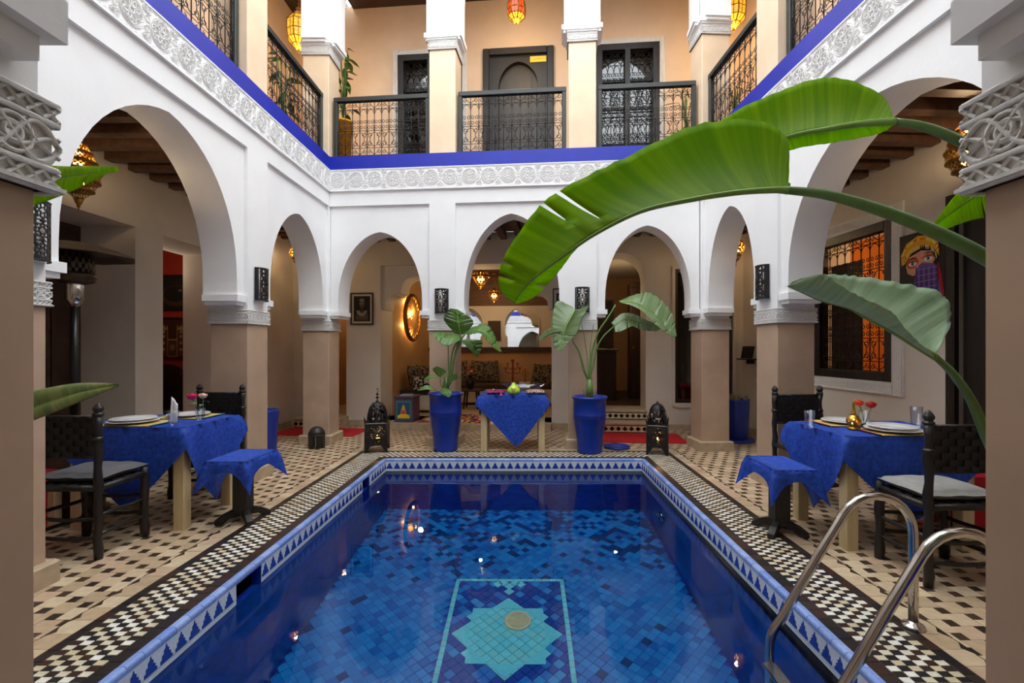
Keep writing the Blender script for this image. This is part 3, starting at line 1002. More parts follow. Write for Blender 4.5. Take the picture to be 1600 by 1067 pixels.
# pool floor laid diagonally in small blue tiles, with a turquoise star in a frame
SX, SY, SR = -.135, 3.54, .40
def in_star(x, y):
    dx, dy = abs(x - SX), abs(y - SY)
    q = SR / math.sqrt(2)
    return (dx <= q * .99 and dy <= q * .99) or (dx + dy <= SR)
FX0, FX1, FY0, FY1 = -.594, .328, 2.86, 4.20
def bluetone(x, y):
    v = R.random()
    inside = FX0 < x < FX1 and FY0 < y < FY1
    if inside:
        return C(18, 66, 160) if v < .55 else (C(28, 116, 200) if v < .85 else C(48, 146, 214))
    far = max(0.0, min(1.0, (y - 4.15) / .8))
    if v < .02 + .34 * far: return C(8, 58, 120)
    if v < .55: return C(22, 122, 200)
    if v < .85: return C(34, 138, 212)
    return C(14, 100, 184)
w = .066
dg = w / math.sqrt(2)
cells = []
for i in range(-60, 80):
    for j in range(-60, 80):
        x, y = (i - j) * dg + SX, (i + j) * dg + SY
        if PX0 + .02 < x < PX1 - .02 and PY0 + .02 < y < PY1 - .02:
            st = in_star(x, y)
            fr = (FX0 - .02 < x < FX1 + .02 and FY0 - .02 < y < FY1 + .02) and not (FX0 + .02 < x < FX1 - .02 and FY0 + .02 < y < FY1 - .02)
            cells.append((x, y, st, fr))
TQ = [C(110, 216, 226), C(124, 224, 232), C(130, 218, 220)]
qm = {}
def diamond_mesh(c):
    if c not in qm:
        q = MB(); q.col = c
        h = (w - .002) / 2
        q.T = Matrix.Rotation(PI / 4, 4, 'Z')
        q.cham(-h, h, -h, h, -.012, 0, .002)
        qm[c] = q.mesh('tile', M_MOS)
    return qm[c]
cells.sort(key=lambda c: (c[1] - 3.4) ** 2 * 1.2 + (c[0] + .1) ** 2)
n_obj = 0
m = MB()
for x, y, st, fr in cells:
    if fr: continue
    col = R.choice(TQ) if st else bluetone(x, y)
    z = ZB + R.uniform(-.001, .001)
    if n_obj < 300 and y > 2.9:
        place(diamond_mesh(col), 'tile', pool, (x, y, z)); n_obj += 1
    else:
        m.col = col
        h = dg - .0014
        m.add([(x - h, y, z - .012), (x, y - h, z - .012), (x + h, y, z - .012), (x, y + h, z - .012), (x - h, y, z), (x, y - h, z), (x + h, y, z), (x, y + h, z)],
              [(4, 5, 6, 7), (0, 1, 5, 4), (1, 2, 6, 5), (2, 3, 7, 6), (3, 0, 4, 7)])
t = m.build('pool_floor_tiles', M_MOS, parent=pool); t['kind'] = 'stuff'
# frame of the star
m = MB()
for x0, x1, y0, y1 in ((FX0 - .018, FX0 + .018, FY0, FY1), (FX1 - .018, FX1 + .018, FY0, FY1), (FX0 - .018, FX1 + .018, FY1 - .018, FY1 + .018), (FX0 - .018, FX1 + .018, FY0 - .018, FY0 + .018)):
    vert = y1 - y0 > x1 - x0
    L = max(y1 - y0, x1 - x0)
    n = int(L / .06)
    for i in range(n):
        m.col = R.choice(TQ)
        if vert: m.cham(x0, x1, y0 + L * i / n + .001, y0 + L * (i + 1) / n - .001, ZB - .01, ZB + .003, .002)
        else: m.cham(x0 + L * i / n + .001, x0 + L * (i + 1) / n - .001, y0, y1, ZB - .01, ZB + .003, .002)
for dx, dy in ((0, .50), (0, .57), (-.10, .60), (.10, .60), (0, -.52), (0, -.60), (-.1, -.62), (.1, -.62), (-.05, .62), (.05, .62)):
    x, y = SX + dx, SY + dy
    m.col = TQ[1]
    m.prism([(x - .045, y), (x, y - .045), (x + .045, y), (x, y + .045)], ZB - .01, ZB + .004)
m.build('star_border', M_MOS, parent=pool)
# the eight points kept crisp
m = MB(); m.col = TQ[0]
for k in range(8):
    a = k * PI / 4
    c_, s_ = math.cos(a), math.sin(a)
    r0 = SR * .765
    pts = [(SR, 0), (SR * .71, SR * .295), (SR * .71, -SR * .295)]
    m.prism([(SX + p[0] * c_ - p[1] * s_, SY + p[0] * s_ + p[1] * c_) for p in pts], ZB - .01, ZB + .0025)
m.build('star_point_tiles', M_MOS, parent=pool)
# drain grate on the star
m = MB()
m.lathe([(.105, 0), (.105, .012), (.085, .016), (.085, .006), (0, .006)], 28)
for r in (.07, .052, .034, .018):
    m.tube([(r * math.cos(2 * PI * k / 24), r * math.sin(2 * PI * k / 24), .012) for k in range(24)], .004, 5, closed=True)
for k in range(6):
    a = k * PI / 3
    m.tube([(.01 * math.cos(a), .01 * math.sin(a), .012), (.084 * math.cos(a), .084 * math.sin(a), .012)], .0035, 5)
m.build('drain_grate', mat('cream_plastic', C(226, 214, 170), .5), parent=pool, loc=(-.055, 3.68, ZB))
m = MB()
m.T = Matrix.Rotation(-PI / 2, 4, 'Y')
m.lathe([(.09, 0), (.09, .015), (.07, .03), (.05, .03), (.045, .02), (0, .02)], 24)
m.build('pool_light', M_STEEL, parent=pool, loc=(PX1 - .002, 4.81, -.86))

water = struct(MB().add([(PX0, PY0, ZW), (PX1, PY0, ZW), (PX1, PY1, ZW), (PX0, PY1, ZW)], [(0, 1, 2, 3)]).build('water', M_WATER), 'still clear pool water')

# coping: blue nosing, dark band, checker, dark band
cop = holder('pool_coping')
cop['label'] = 'pool coping of small black and cream checker tiles'
m = MB()
for x0, x1, y0, y1 in ((PX0 - CW, PX0 - .005, PY0 - CW, PY1 + CW), (PX1 + .005, PX1 + CW, PY0 - CW, PY1 + CW), (PX0 - .005, PX1 + .005, PY1 + .005, PY1 + CW), (PX0 - .005, PX1 + .005, PY0 - CW, PY0 - .005)):
    m.box(x0, x1, y0, y1, -.03, -.004)
m.build('bedding', M_GROUT, parent=cop)
BLK = [C(40, 32, 30), C(52, 40, 34), C(34, 30, 32), C(58, 36, 28)]
CRM = [C(226, 220, 202), C(216, 206, 184), C(208, 196, 168), C(228, 224, 212), C(200, 184, 150)]
BLU = [C(136, 162, 220), C(120, 148, 214), C(150, 172, 224), C(130, 154, 212)]
band = []      # dark bands
for r1, r0 in ((CW, CW - .055), (.105, .035)):
    for q in ring_rects(r1, r0, .075 if r1 > .2 else .08): band.append(q)
near, far_ = [], []
for a, b, c, d in band: (near if 1.9 < c < 2.6 and (a < PX0 or a > PX1) else far_).append((a, b, c, d, 1))
tw, th = .047, .034
ck0, ck1 = .107, CW - .057
def chk(x0, x1, y0, y1, vert):
    nx = round((x1 - x0) / (tw if vert else th)); ny = round((y1 - y0) / (th if vert else tw))
    for i in range(nx):
        for j in range(ny):
            r_ = (x0 + (x1 - x0) * i / nx, x0 + (x1 - x0) * (i + 1) / nx, y0 + (y1 - y0) * j / ny, y0 + (y1 - y0) * (j + 1) / ny, (i + j) % 2)
            cy = r_[2]
            (near if vert and 1.85 < cy < 2.7 else far_).append(r_)
chk(PX0 - ck1, PX0 - ck0, PY0 - ck1, PY1 + ck1, True)
chk(PX1 + ck0, PX1 + ck1, PY0 - ck1, PY1 + ck1, True)
chk(PX0 - ck0, PX1 + ck0, PY1 + ck0, PY1 + ck1, False)
chk(PX0 - ck0, PX1 + ck0, PY0 - ck1, PY0 - ck0, False)
near.sort(key=lambda r: r[2])
tm = {}
for a, b, c, d, kd in near[:300]:
    k_ = (round(b - a, 4), round(d - c, 4), kd, R.randrange(4 if kd else 5))
    if k_ not in tm:
        tm[k_] = tile_mesh('tile', k_[0] - .002, k_[1] - .002, (BLK if kd else CRM)[k_[3]], .008, .0015)
    place(tm[k_], 'tile', cop, ((a + b) / 2, (c + d) / 2, R.uniform(0, .0012)))
m = MB()
for a, b, c, d, kd in near[300:] + far_:
    m.col = R.choice(BLK if kd else CRM)
    slab_tile(m, a, b, c, d, R.uniform(0, .0012), .001)
t = m.build('coping_tiles', M_TILE, parent=cop); t['kind'] = 'stuff'
# rounded blue nosing tiles
def nosing_mesh(L, c):
    q = MB(); q.col = c
    prof = [(-.035, -.02), (-.035, .0)] + [(-.012 + .017 * math.sin(a), -.017 + .019 * math.cos(a)) for a in [PI / 2 * i / 5 for i in range(6)]] + [(.005, -.03), (-.01, -.03)]
    q.prism([(p[0], p[1]) for p in prof], -L / 2, L / 2, 'y', 0)
    return q.mesh('edge_tile', M_MOS)
for nm, L_, cnt in (('v', PY1 - PY0, 46), ('h', PX1 - PX0, 33)):
    L = L_ / cnt
    ms = [nosing_mesh(L - .0025, c) for c in BLU]
    for i in range(cnt):
        u = L * (i + .5)
        if nm == 'v':
            place(R.choice(ms), 'edge_tile', cop, (PX0, PY0 + u, 0))
            place(R.choice(ms), 'edge_tile', cop, (PX1, PY0 + u, 0), PI)
        else:
            place(R.choice(ms), 'edge_tile', cop, (PX0 + u, PY1, 0), -PI / 2)
            place(R.choice(ms), 'edge_tile', cop, (PX0 + u, PY0, 0), PI / 2)
# zellige band: white ground with blue stepped merlons and a white border line
WH = C(222, 228, 234)
ZT, ZL = -.032, -.128
def band_geo(a, b, gaps=()):
    q = MB(); q.col = WH
    x = a
    for g0, g1 in list(gaps) + [(b, b)]:
        q.box(x, g0, -.004, .0, -.146, -.03)
        x = g1
    return q
def merlon():
    q = MB(); q.col = C(40, 66, 160)
    p = [(-.036, 0), (.036, 0), (.036, .014), (.026, .018), (.026, .034), (.015, .038), (.015, .054), (.006, .060), (.0, .078), (-.006, .060), (-.015, .054), (-.015, .038), (-.026, .034), (-.026, .018), (-.036, .014)]
    q.prism(p, -.0065, -.003, 'y')
    return q.mesh('merlon_tile', M_MOS)
MER = merlon()
def zband(F, L, gaps=()):
    q = band_geo(0, L, gaps)
    g = q.build('zellige_ground', M_MOS, parent=pool)
    g.matrix_local = F
    for z in (-.118, -.146):
        e = MB(); e.col = C(150, 160, 172)
        x = 0
        for g0, g1 in list(gaps) + [(L, L)]:
            e.box(x, g0, -.0055, -.003, z, z + .002); x = g1
        k_ = e.build('joint_line', M_MOS, parent=pool); k_.matrix_local = F
    n = round(L / .091)
    for i in range(n):
        u = L * (i + .5) / n
        if any(g0 - .04 < u < g1 + .04 for g0, g1 in gaps): continue
        o = place(MER, 'merlon_tile', pool, (0, 0, 0))
        o.matrix_local = F @ Matrix.Translation((u, 0, -.114))
zband(Matrix.Translation((PX0, PY0, 0)) @ Matrix.Rotation(PI / 2, 4, 'Z'), PY1 - PY0, [(a - PY0, b - PY0) for a, b in SK])
zband(Matrix.Translation((PX0, PY1, 0)), PX1 - PX0)
zband(Matrix.Translation((PX1, PY0, 0)) @ Matrix.Rotation(PI, 4, 'Z'), PX1 - PX0)
zband(Matrix.Translation((PX1, PY1, 0)) @ Matrix.Rotation(-PI / 2, 4, 'Z'), PY1 - PY0)

# ------------------------------------------------------------------ balcony railings of the upper floor
def railing(F, a, b, label, full=True):
    o = thing('balcony_railing', label, 'railing', group='black iron balcony railings')
    o.matrix_world = F @ Matrix.Translation((a, .10, Z_UP))
    L = b - a
    q = MB(); q.cham(0, L, -.035, .035, .80, .86, .008); q.build('top_rail', M_RAIL, parent=o)
    for x in (0, L - .055):
        q = MB(); q.cham(x, x + .055, -.03, .03, 0, .80, .006); q.build('post', M_RAIL, parent=o)
    q = MB(); q.box(.055, L - .055, -.012, .012, .025, .045); q.build('bottom_rail', M_IRON, parent=o)
    q = MB()
    n, w = scroll_panel(q, .055, L - .055, .045, .80, 0, .0042)
    q.build('scrollwork', M_IRON, parent=o)['kind'] = 'stuff'
    bar = MB(); bar.tube([(0, 0, .045), (0, 0, .80)], .0055, 6)
    bar.lathe([(.0055, .38), (.010, .39), (.010, .41), (.0055, .42)], 6)
    bar.lathe([(.0055, .66), (.010, .67), (.010, .69), (.0055, .70)], 6)
    bm_ = bar.mesh('baluster', M_IRON)
    for i in range(2 * n + 1):
        place(bm_, 'baluster', o, (.055 + w * i / 2, 0, 0))
    return o
railing(F_B, .02, 1.39, 'black scrollwork balcony railing before the left upper window')
railing(F_B, 1.79, 3.26, 'black scrollwork balcony railing before the charcoal upper door')
railing(F_B, 3.68, 4.95, 'black scrollwork balcony railing before the right upper window')
railing(F_L, 4.96, 6.46, 'black scrollwork railing of the left balcony, next to the back corner')
railing(F_L, 2.67, 4.56, 'black scrollwork railing of the left balcony, cut by the top of the picture')
railing(F_R, -6.03, -4.78, 'black scrollwork railing of the right balcony, next to the back corner')
railing(F_R, -4.38, -2.18, 'black scrollwork railing of the right balcony, cut by the top of the picture')

# brass name plate of the upper door
o = thing('door_plate', 'small yellow brass plate at the top corner of the charcoal door', 'sign')
o.matrix_world = F_B @ Matrix.Translation((2.80, 1.492, 6.08))
q = MB(); q.cham(-.135, .135, -.004, .006, -.05, .05, .003); q.build('plate', mat('yellow_brass', C(232, 186, 60), .35, metal=.4), parent=o)
q = MB()
for i, (x, w_, hh) in enumerate(((-.085, .012, .010), (-.066, .010, .012), (-.050, .012, .009), (-.034, .012, .012), (-.004, .014, .012), (.013, .012, .012), (.042, .012, .008), (.058, .014, .008))):
    q.box(x, x + w_, -.0055, -.004, -.008, -.008 + hh)
q.build('lettering', mat('engraving', C(120, 84, 16), .6), parent=o)

# ------------------------------------------------------------------ lanterns
def pierce(period, keep):
    return lambda i, k: (i + k) % period in keep
def hang_chain(o, top, z0):
    q = MB()
    q.tube([(0, 0, z0), (0, 0, top - .03)], .006, 5)
    z = z0 + .03
    k = 0
    while z < top - .05 and k < 60:
        q.lathe([(.006, -.012), (.012, 0), (.006, .012)], 6, c=(0, 0, z)); z += .05; k += 1
    q.lathe([(.0, top - .04), (.045, top - .035), (.05, top - .005), (0, top)], 14)
    q.build('chain', M_GOLD, parent=o)
def lantern_onion(x, y, zb, R_, top, label, power, group='pierced brass gallery lanterns', ph=0):
    """pierced brass onion lantern: zb the lowest tip, R_ the widest radius"""
    o = thing('hanging_lantern', label, 'lantern', (x, y, zb), ph, group)
    s = R_ / .12
    P_ = lambda l: [(r * s, z * s) for r, z in l]
    q = MB(); q.lathe(P_([(0, 0), (.006, .01), (.004, .05), (.014, .075), (.03, .09), (.058, .115)]), 20)
    q.build('tip', M_GOLD, parent=o)
    q = MB(); q.lathe(P_([(.058, .115), (.066, .135), (.070, .155)]), 40, hole=lambda i, k: k % 2 == i % 2); q.build('lower_cup', M_BRASS, parent=o)
    q = MB(); q.lathe(P_([(.072, .155), (.078, .16), (.078, .178), (.074, .184)]), 24); q.build('collar', M_GOLD, parent=o)
    prof = [(.074, .184), (.094, .205), (.110, .230), (.119, .258), (.120, .285), (.114, .312), (.100, .338), (.080, .36)]
    q = MB(); q.lathe(P_(prof), 44, hole=lambda i, k: (k + i * 2) % 4 in (1,) or (i in (1, 3, 5) and (k + i) % 4 == 3)); q.build('pierced_shell', M_BRASS, parent=o)
    q = MB(); q.lathe(P_([(.083, .358), (.090, .366), (.086, .378), (.060, .392), (.040, .42), (.024, .46), (.014, .50), (.018, .52), (.008, .54)]), 20); q.build('cap', M_GOLD, parent=o)
    q = MB(); q.lathe([(0, .20 * s), (.03 * s, .22 * s), (.04 * s, .26 * s), (.028 * s, .30 * s), (0, .32 * s)], 12); q.build('bulb', M_BULB, parent=o)
    hang_chain(o, top - zb, .53 * s)
    light('lantern_light', (0, 0, .34 * s), power, parent=o, r=.03)
    return o
def lantern_tier(x, y, zb, R_, top, label, power):
    """tall stepped brass lantern of pierced tiers"""
    o = thing('hanging_lantern', label, 'lantern', (x, y, zb), 0, 'pierced brass gallery lanterns')
    s = R_ / .14
    P_ = lambda l: [(r * s, z * s) for r, z in l]
    q = MB(); q.lathe(P_([(0, 0), (.004, .01), (.004, .03), (.012, .04), (.012, .055), (.02, .065), (.035, .11)]), 20); q.build('tip', M_GOLD, parent=o)
    z = .11
    tiers = [(.035, .085, .05), (.095, .125, .05), (.132, .140, .055), (.138, .118, .05), (.112, .085, .05), (.08, .05, .05)]
    for i, (r0, r1, h) in enumerate(tiers):
        q = MB(); q.lathe(P_([(r0, z), ((r0 * 2 + r1) / 3, z + h / 3), ((r0 + 2 * r1) / 3, z + 2 * h / 3), (r1, z + h)]), 48, hole=lambda i, k: (k + i) % 2 == 0)
        q.build('pierced_tier', M_BRASS, parent=o)
        z += h
        r2 = tiers[i + 1][0] if i + 1 < len(tiers) else .03
        e = max(r1, r2) + .006
        q = MB(); q.lathe(P_([(r1, z), (e, z + .004), (e, z + .018), (r2, z + .024)]), 24); q.build('ring', M_GOLD, parent=o)
        z += .024
    q = MB(); q.lathe(P_([(.03, z), (.022, z + .05), (.012, z + .10), (0, z + .11)]), 16); q.build('cap', M_GOLD, parent=o)
    q = MB(); q.lathe(P_([(0, .2), (.04, .23), (.05, .3), (.035, .38), (0, .42)]), 12); q.build('bulb', M_BULB, parent=o)
    hang_chain(o, top - zb, (z + .10) * s)
    light('lantern_light', (0, 0, .05 + .42 * s), power, parent=o, r=.04)
    return o
def lantern_dish(x, y, zb, R_, top, label, power):
    """open pierced brass basket of the salon"""
    o = thing('hanging_lantern', label, 'lantern', (x, y, zb), 0, 'brass basket lanterns of the salon')
    s = R_ / .17
    P_ = lambda l: [(r * s, z * s) for r, z in l]
    q = MB(); q.lathe(P_([(0, 0), (.012, .012), (.012, .03), (.05, .04), (.055, .06)]), 20); q.build('tip', M_GOLD, parent=o)
    q = MB(); q.lathe(P_([(.055, .06), (.082, .095), (.108, .13), (.13, .165), (.145, .195)]), 48, hole=lambda i, k: (k + i * 2) % 4 == 0 or (i % 2 == 0 and k % 4 == 2)); q.build('pierced_bowl', M_BRASS, parent=o)
    q = MB(); q.lathe(P_([(.145, .195), (.172, .205), (.175, .225), (.15, .235)]), 30); q.build('rim', M_GOLD, parent=o)
    q = MB(); q.lathe(P_([(.15, .235), (.135, .265), (.11, .285)]), 48, hole=lambda i, k: (k + i) % 3 == 0); q.build('pierced_lid', M_BRASS, parent=o)
    q = MB(); q.lathe(P_([(.11, .285), (.07, .30), (.02, .32), (.01, .36)]), 20); q.build('cap', M_GOLD, parent=o)
    q = MB(); q.lathe(P_([(0, .10), (.05, .12), (.065, .17), (.04, .22), (0, .24)]), 12); q.build('bulb', M_BULB, parent=o)
    hang_chain(o, top - zb, .35 * s)
    light('lantern_light', (0, 0, .27 * s), power, parent=o, r=.03)
    light('lantern_light', (0, 0, -.06), power * .6, parent=o, r=.03)
    return o
def lantern_glass(x, y, zb, R_, H, top, label, power, amber=False, ph=0):
    """eight sided glass lantern in a dark brass frame"""
    o = thing('glass_lantern', label, 'lantern', (x, y, zb), ph, 'glass lanterns of the upper gallery')
    n = 8
    lev = [(.10, .06), (.52, .16), (.92, .26), (1.0, .42), (.98, .62), (.62, .74)]
    ring = lambda r, z: [(R_ * r * math.cos(2 * PI * k / n), R_ * r * math.sin(2 * PI * k / n), z * H) for k in range(n)]
    q = MB(); q.lathe([(0, 0), (.012, .01), (.008, .03 * H), (.02, .045 * H), (R_ * .10, .06 * H)], 10); q.build('tip', M_GOLD, parent=o)
    q = MB()
    for r, z in lev[1:]: q.tube(ring(r, z), .0065, 4, closed=True, smooth=False)
    for k in range(n):
        q.tube([ring(r, z)[k] for r, z in lev], .009, 4)
        for i in (1, 2, 3):
            a_, b_ = ring(*lev[i]), ring(*lev[i + 1])
            q.tube([(Vector(a_[k]) + Vector(a_[(k + 1) % n])) / 2, (Vector(b_[k]) + Vector(b_[(k + 1) % n])) / 2], .005, 4)
    q.build('frame', M_GOLD, parent=o)
    for i in range(len(lev) - 1):
        for k in range(n):
            a, b = ring(*lev[i]), ring(*lev[i + 1])
            j = (k + 1) % n
            q = MB(); q.add([a[k], a[j], b[j], b[k]], [(0, 1, 2, 3)])
            q.build('pane', M_PANE_R if (amber and i > 1) else M_PANE_Y, parent=o)
    q = MB(); q.lathe([(R_ * .64, .735 * H), (R_ * .66, .75 * H), (R_ * .4, .80 * H), (R_ * .42, .83 * H), (R_ * .2, .88 * H), (R_ * .26, .92 * H), (.012, .96 * H), (.016, .98 * H), (0, H)], 8, smooth=False); q.build('crown', M_GOLD, parent=o)
    q = MB(); q.lathe([(0, .25 * H), (.03, .28 * H), (.035, .36 * H), (0, .44 * H)], 10); q.build('bulb', M_BULB, parent=o)
    hang_chain(o, top - zb, H * .99)
    light('lantern_light', (0, 0, -.08), power, parent=o, r=.05, col=(1, .70, .36))
    light('lantern_light', (0, 0, H * .9), power * .5, parent=o, r=.05, col=(1, .70, .36))
    return o
lantern_tier(-3.50, 3.69, 2.395, .137, ZC, 'tall tiered brass lantern hanging in the left gallery by the patio heater', 26)
lantern_tier(3.30, 3.50, 2.48, .137, ZC, 'brass lantern half hidden behind the near right carved capital', 26)
lantern_onion(2.95, 6.57, 2.46, .112, ZC, 'onion shaped brass lantern seen through the narrow right arch', 20, ph=.2)
lantern_onion(-3.52, 7.25, 2.56, .10, ZC, 'small brass lantern seen through the narrow left arch', 18)
p = P(538, 433, 9.0)
lantern_onion(p.x, p.y, 2.44, .09, 2.9, 'tiny brass lantern in the passage behind the back left arch', 10)
p = P(751, 440, 8.9)
lantern_dish(p.x, p.y, 2.44, .185, 2.92, 'larger brass basket lantern in front of the salon mirrors', 11)
p = P(772, 466, 10.0)
lantern_dish(p.x, p.y, 2.28, .155, 2.92, 'smaller brass basket lantern deeper in the salon', 8)
p = P(467, 45, 6.87)
lantern_glass(p.x, p.y, 5.63, .165, .70, 7.1, 'yellow glass lantern above the left corner of the balcony', 12)
p = P(807, 18, 7.0)
lantern_glass(p.x, p.y, 6.12, .135, .52, 7.1, 'amber and yellow glass lantern over the charcoal upper door', 11, True, .2)
p = P(1146, 20, 6.77)
lantern_glass(p.x, p.y, 5.87, .175, .70, 7.1, 'yellow glass lantern above the right corner of the balcony', 12)

# black pierced wall sconces
def sconce(F, s, label, z=1.80, H=.33, w=.19, d0=0.0):
    o = thing('wall_sconce', label, 'sconce', group='black pierced sconces on the courtyard pillars')
    o.matrix_world = F @ Matrix.Translation((s, d0, z))
    nu, nv = 26, 44
    def hole(i, j):
        u, v = (i + .5) / nu * 2 - 1, (j + .5) / nv
        if abs(u) > .86 or v < .05 or v > .95: return False
        x = u * .095
        y = ((v * H) % .11) - .055
        r = math.hypot(x, y)
        a = math.atan2(y, x)
        if r < .012: return True
        if .020 < r < .032: return math.cos(8 * a) > .1
        if .042 < r < .056: return math.cos(8 * a + PI) > .2
        return r > .072 and (i + 2 * j) % 4 == 0
    q = MB()
    q.grid(lambda u, v: ((u - .5) * w, -.085 * math.sqrt(max(0, 1 - (2 * u - 1) ** 2 * .98)) - .002, v * H), nu, nv, 0, True, hole)
    q.build('pierced_shade', M_IRON, parent=o, solid=.003)
    q = MB(); q.box(-w / 2, w / 2, -.006, -.001, 0, H); q.build('back_plate', M_WHITE, parent=o)
    q = MB()
    for z_ in (0, H - .006):
        q.tube([((u - .5) * w, -.085 * math.sqrt(max(0, 1 - (2 * u - 1) ** 2 * .98)) - .002, z_ + .003) for u in [i / 16 for i in range(17)]], .005, 5)
    q.build('rim', M_IRON, parent=o)
    q = MB(); q.lathe([(0, .10), (.014, .11), (.02, .15), (0, .18)], 8, c=(0, -.035, 0)); q.build('bulb', mat_bulb_w, parent=o)
    light('sconce_light', (0, -.045, H * .75), .03, (1, .92, .8), .015, o)
mat_bulb_w = mat('white_lamp', C(255, 244, 225), emit=C(255, 236, 205), estr=.15)
sconce(F_L, 4.77, 'black pierced sconce on the second left pillar')
sconce(F_L, 2.55, 'black pierced sconce on the nearest left pillar, edge on')
sconce(F_B, 1.585, 'black pierced sconce above the left potted banana plant', 1.79)
sconce(F_B, 3.47, 'black pierced sconce above the right potted banana plant', 1.79)
sconce(F_R, -4.60, 'black pierced sconce on the right pillar facing the pool')

# black pierced floor lanterns
def floor_lantern(loc, rz, label, body=.30, hb=.33, dome=.27, finial=True, s=1.0):
    o = thing('floor_lantern', label, 'lantern', loc, rz, 'black metal floor lanterns')
    h = body / 2
    leg = .09
    rr = random.Random(int(loc[0] * 100) + 5)
    for k in range(4):
        q = MB(); q.T = Matrix.Rotation(k * PI / 2, 4, 'Z')
        nu, nv = 22, 24
        holes = set((rr.randrange(2, nu - 2), rr.randrange(3, nv - 2)) for _ in range(70))
        q.grid(lambda u, v: ((u - .5) * body, -h, leg + v * (hb - leg)), nu, nv, 0, False, lambda i, j: (i, j) in holes)
        q.build('pierced_side', M_IRON, parent=o, solid=.003)
        q = MB(); q.T = Matrix.Rotation(k * PI / 2, 4, 'Z')
        q.add([(-h, -h, leg + .03), (-h + .075, -h, leg + .0), (-h + .012, -h, 0), (-h - .008, -h - .004, 0),
               (-h, -h + .075, leg), (-h, -h + .012, 0)], [(0, 1, 2, 3), (0, 3, 5, 4)])
        q.tube([(-h, -h, 0), (-h, -h, hb)], .006, 5)
        q.build('leg', M_IRON, parent=o)
        q = MB(); q.T = Matrix.Rotation(k * PI / 2, 4, 'Z')
        q.add([(-h - .006, -h - .006, hb), (-h + .04, -h, hb), (-h + .008, -h, hb + .06), (-h - .01, -h - .01, hb + .10), (-h, -h + .04, hb), (-h, -h + .008, hb + .06)], [(0, 1, 2, 3), (0, 3, 5, 4)])
        q.build('corner_horn', M_IRON, parent=o)
    q = MB()
    q.tube([(-h, -h, hb), (h, -h, hb), (h, h, hb), (-h, h, hb)], .009, 5, closed=True, smooth=False)
    q.build('rim', mat_rim, parent=o)
    q = MB(); q.box(-h + .003, h - .003, -h + .003, h - .003, leg, leg + .006); q.box(-h + .003, h - .003, -h + .003, h - .003, hb - .004, hb); q.build('base_plate', M_IRON, parent=o)
    holes = set()
    for _ in range(150): holes.add((rr.randrange(0, 12), rr.randrange(0, 40)))
    rd = h * .97
    prof = [(rd * math.cos(a) ** .75 if a < 1.5 else .01, hb + .02 + dome * math.sin(a) ** 1.1 * (1 if a < 1.3 else 1)) for a in [PI / 2 * i / 13 for i in range(14)]]
    prof = [(rd * .92, hb)] + prof
    q = MB(); q.lathe(prof, 40, hole=lambda i, k: (i, k) in holes and i < 12); q.build('dome', M_IRON, parent=o)
    zt = hb + .02 + dome
    q = MB(); q.lathe([(.0, zt - .03), (.03, zt - .02), (.012, zt + .015), (0, zt + .03)], 12); q.build('dome_point', M_IRON, parent=o)
    if finial:
        q = MB()
        q.lathe([(.007, zt), (.006, zt + .035), (.026, zt + .05), (.006, zt + .068), (.006, zt + .08), (.022, zt + .094), (.005, zt + .11), (.005, zt + .125)], 12)
        q.tube([(0, 0, zt + .12), (.014, 0, zt + .14), (.012, 0, zt + .165), (-.004, 0, zt + .172), (-.012, 0, zt + .16), (-.004, 0, zt + .15)], .0045, 5)
        q.build('finial', M_IRON, parent=o)
    q = MB(); q.lathe([(.035, leg + .006), (.035, leg + .075), (.006, leg + .08), (0, leg + .08)], 12); q.build('candle', M_CANDLE, parent=o)
    q = MB(); q.lathe([(0, leg + .08), (.009, leg + .09), (0, leg + .115)], 8); q.build('flame', M_BULB, parent=o)
    light('candle_light', (0, 0, leg + .14), 1.2, (1, .55, .2), .02, o)
mat_rim = mat('worn_iron_rim', C(96, 88, 78), .5, metal=.5)
floor_lantern((-1.90, 6.06, 0), .18, 'black pierced metal lantern with tall curled finial, left of the pool corner', .27, .37, .245)
floor_lantern((1.67, 5.92, 0), -.32, 'black pierced metal lantern with pointed dome and lit candle, right of the pool', .25, .36, .25, False)
o = thing('tin_lantern', 'small dark domed tin lantern on the floor by the back left pillar', 'lantern', (-2.77, 6.26, 0))
q = MB(); q.lathe([(.10, 0), (.105, .005), (.105, .16), (.11, .165), (.11, .175), (.102, .18)], 26, hole=lambda i, k: i == 1 and k % 6 == 2); q.build('body', M_CHARC, parent=o)
q = MB(); q.lathe([(.106, .175), (.10, .21), (.078, .25), (.045, .275), (0, .285)], 26); q.build('lid', M_CHARC, parent=o)
q = MB()
for k in range(6):
    for z in (.05, .10, .13):
        a = 2 * PI * k / 6 + z * 9
        q.lathe([(0, .0), (.012, .002), (0, .004)], 6, c=(.105 * math.cos(a), .105 * math.sin(a), z))
q.build('punched_hole', M_BLACKP, parent=o)

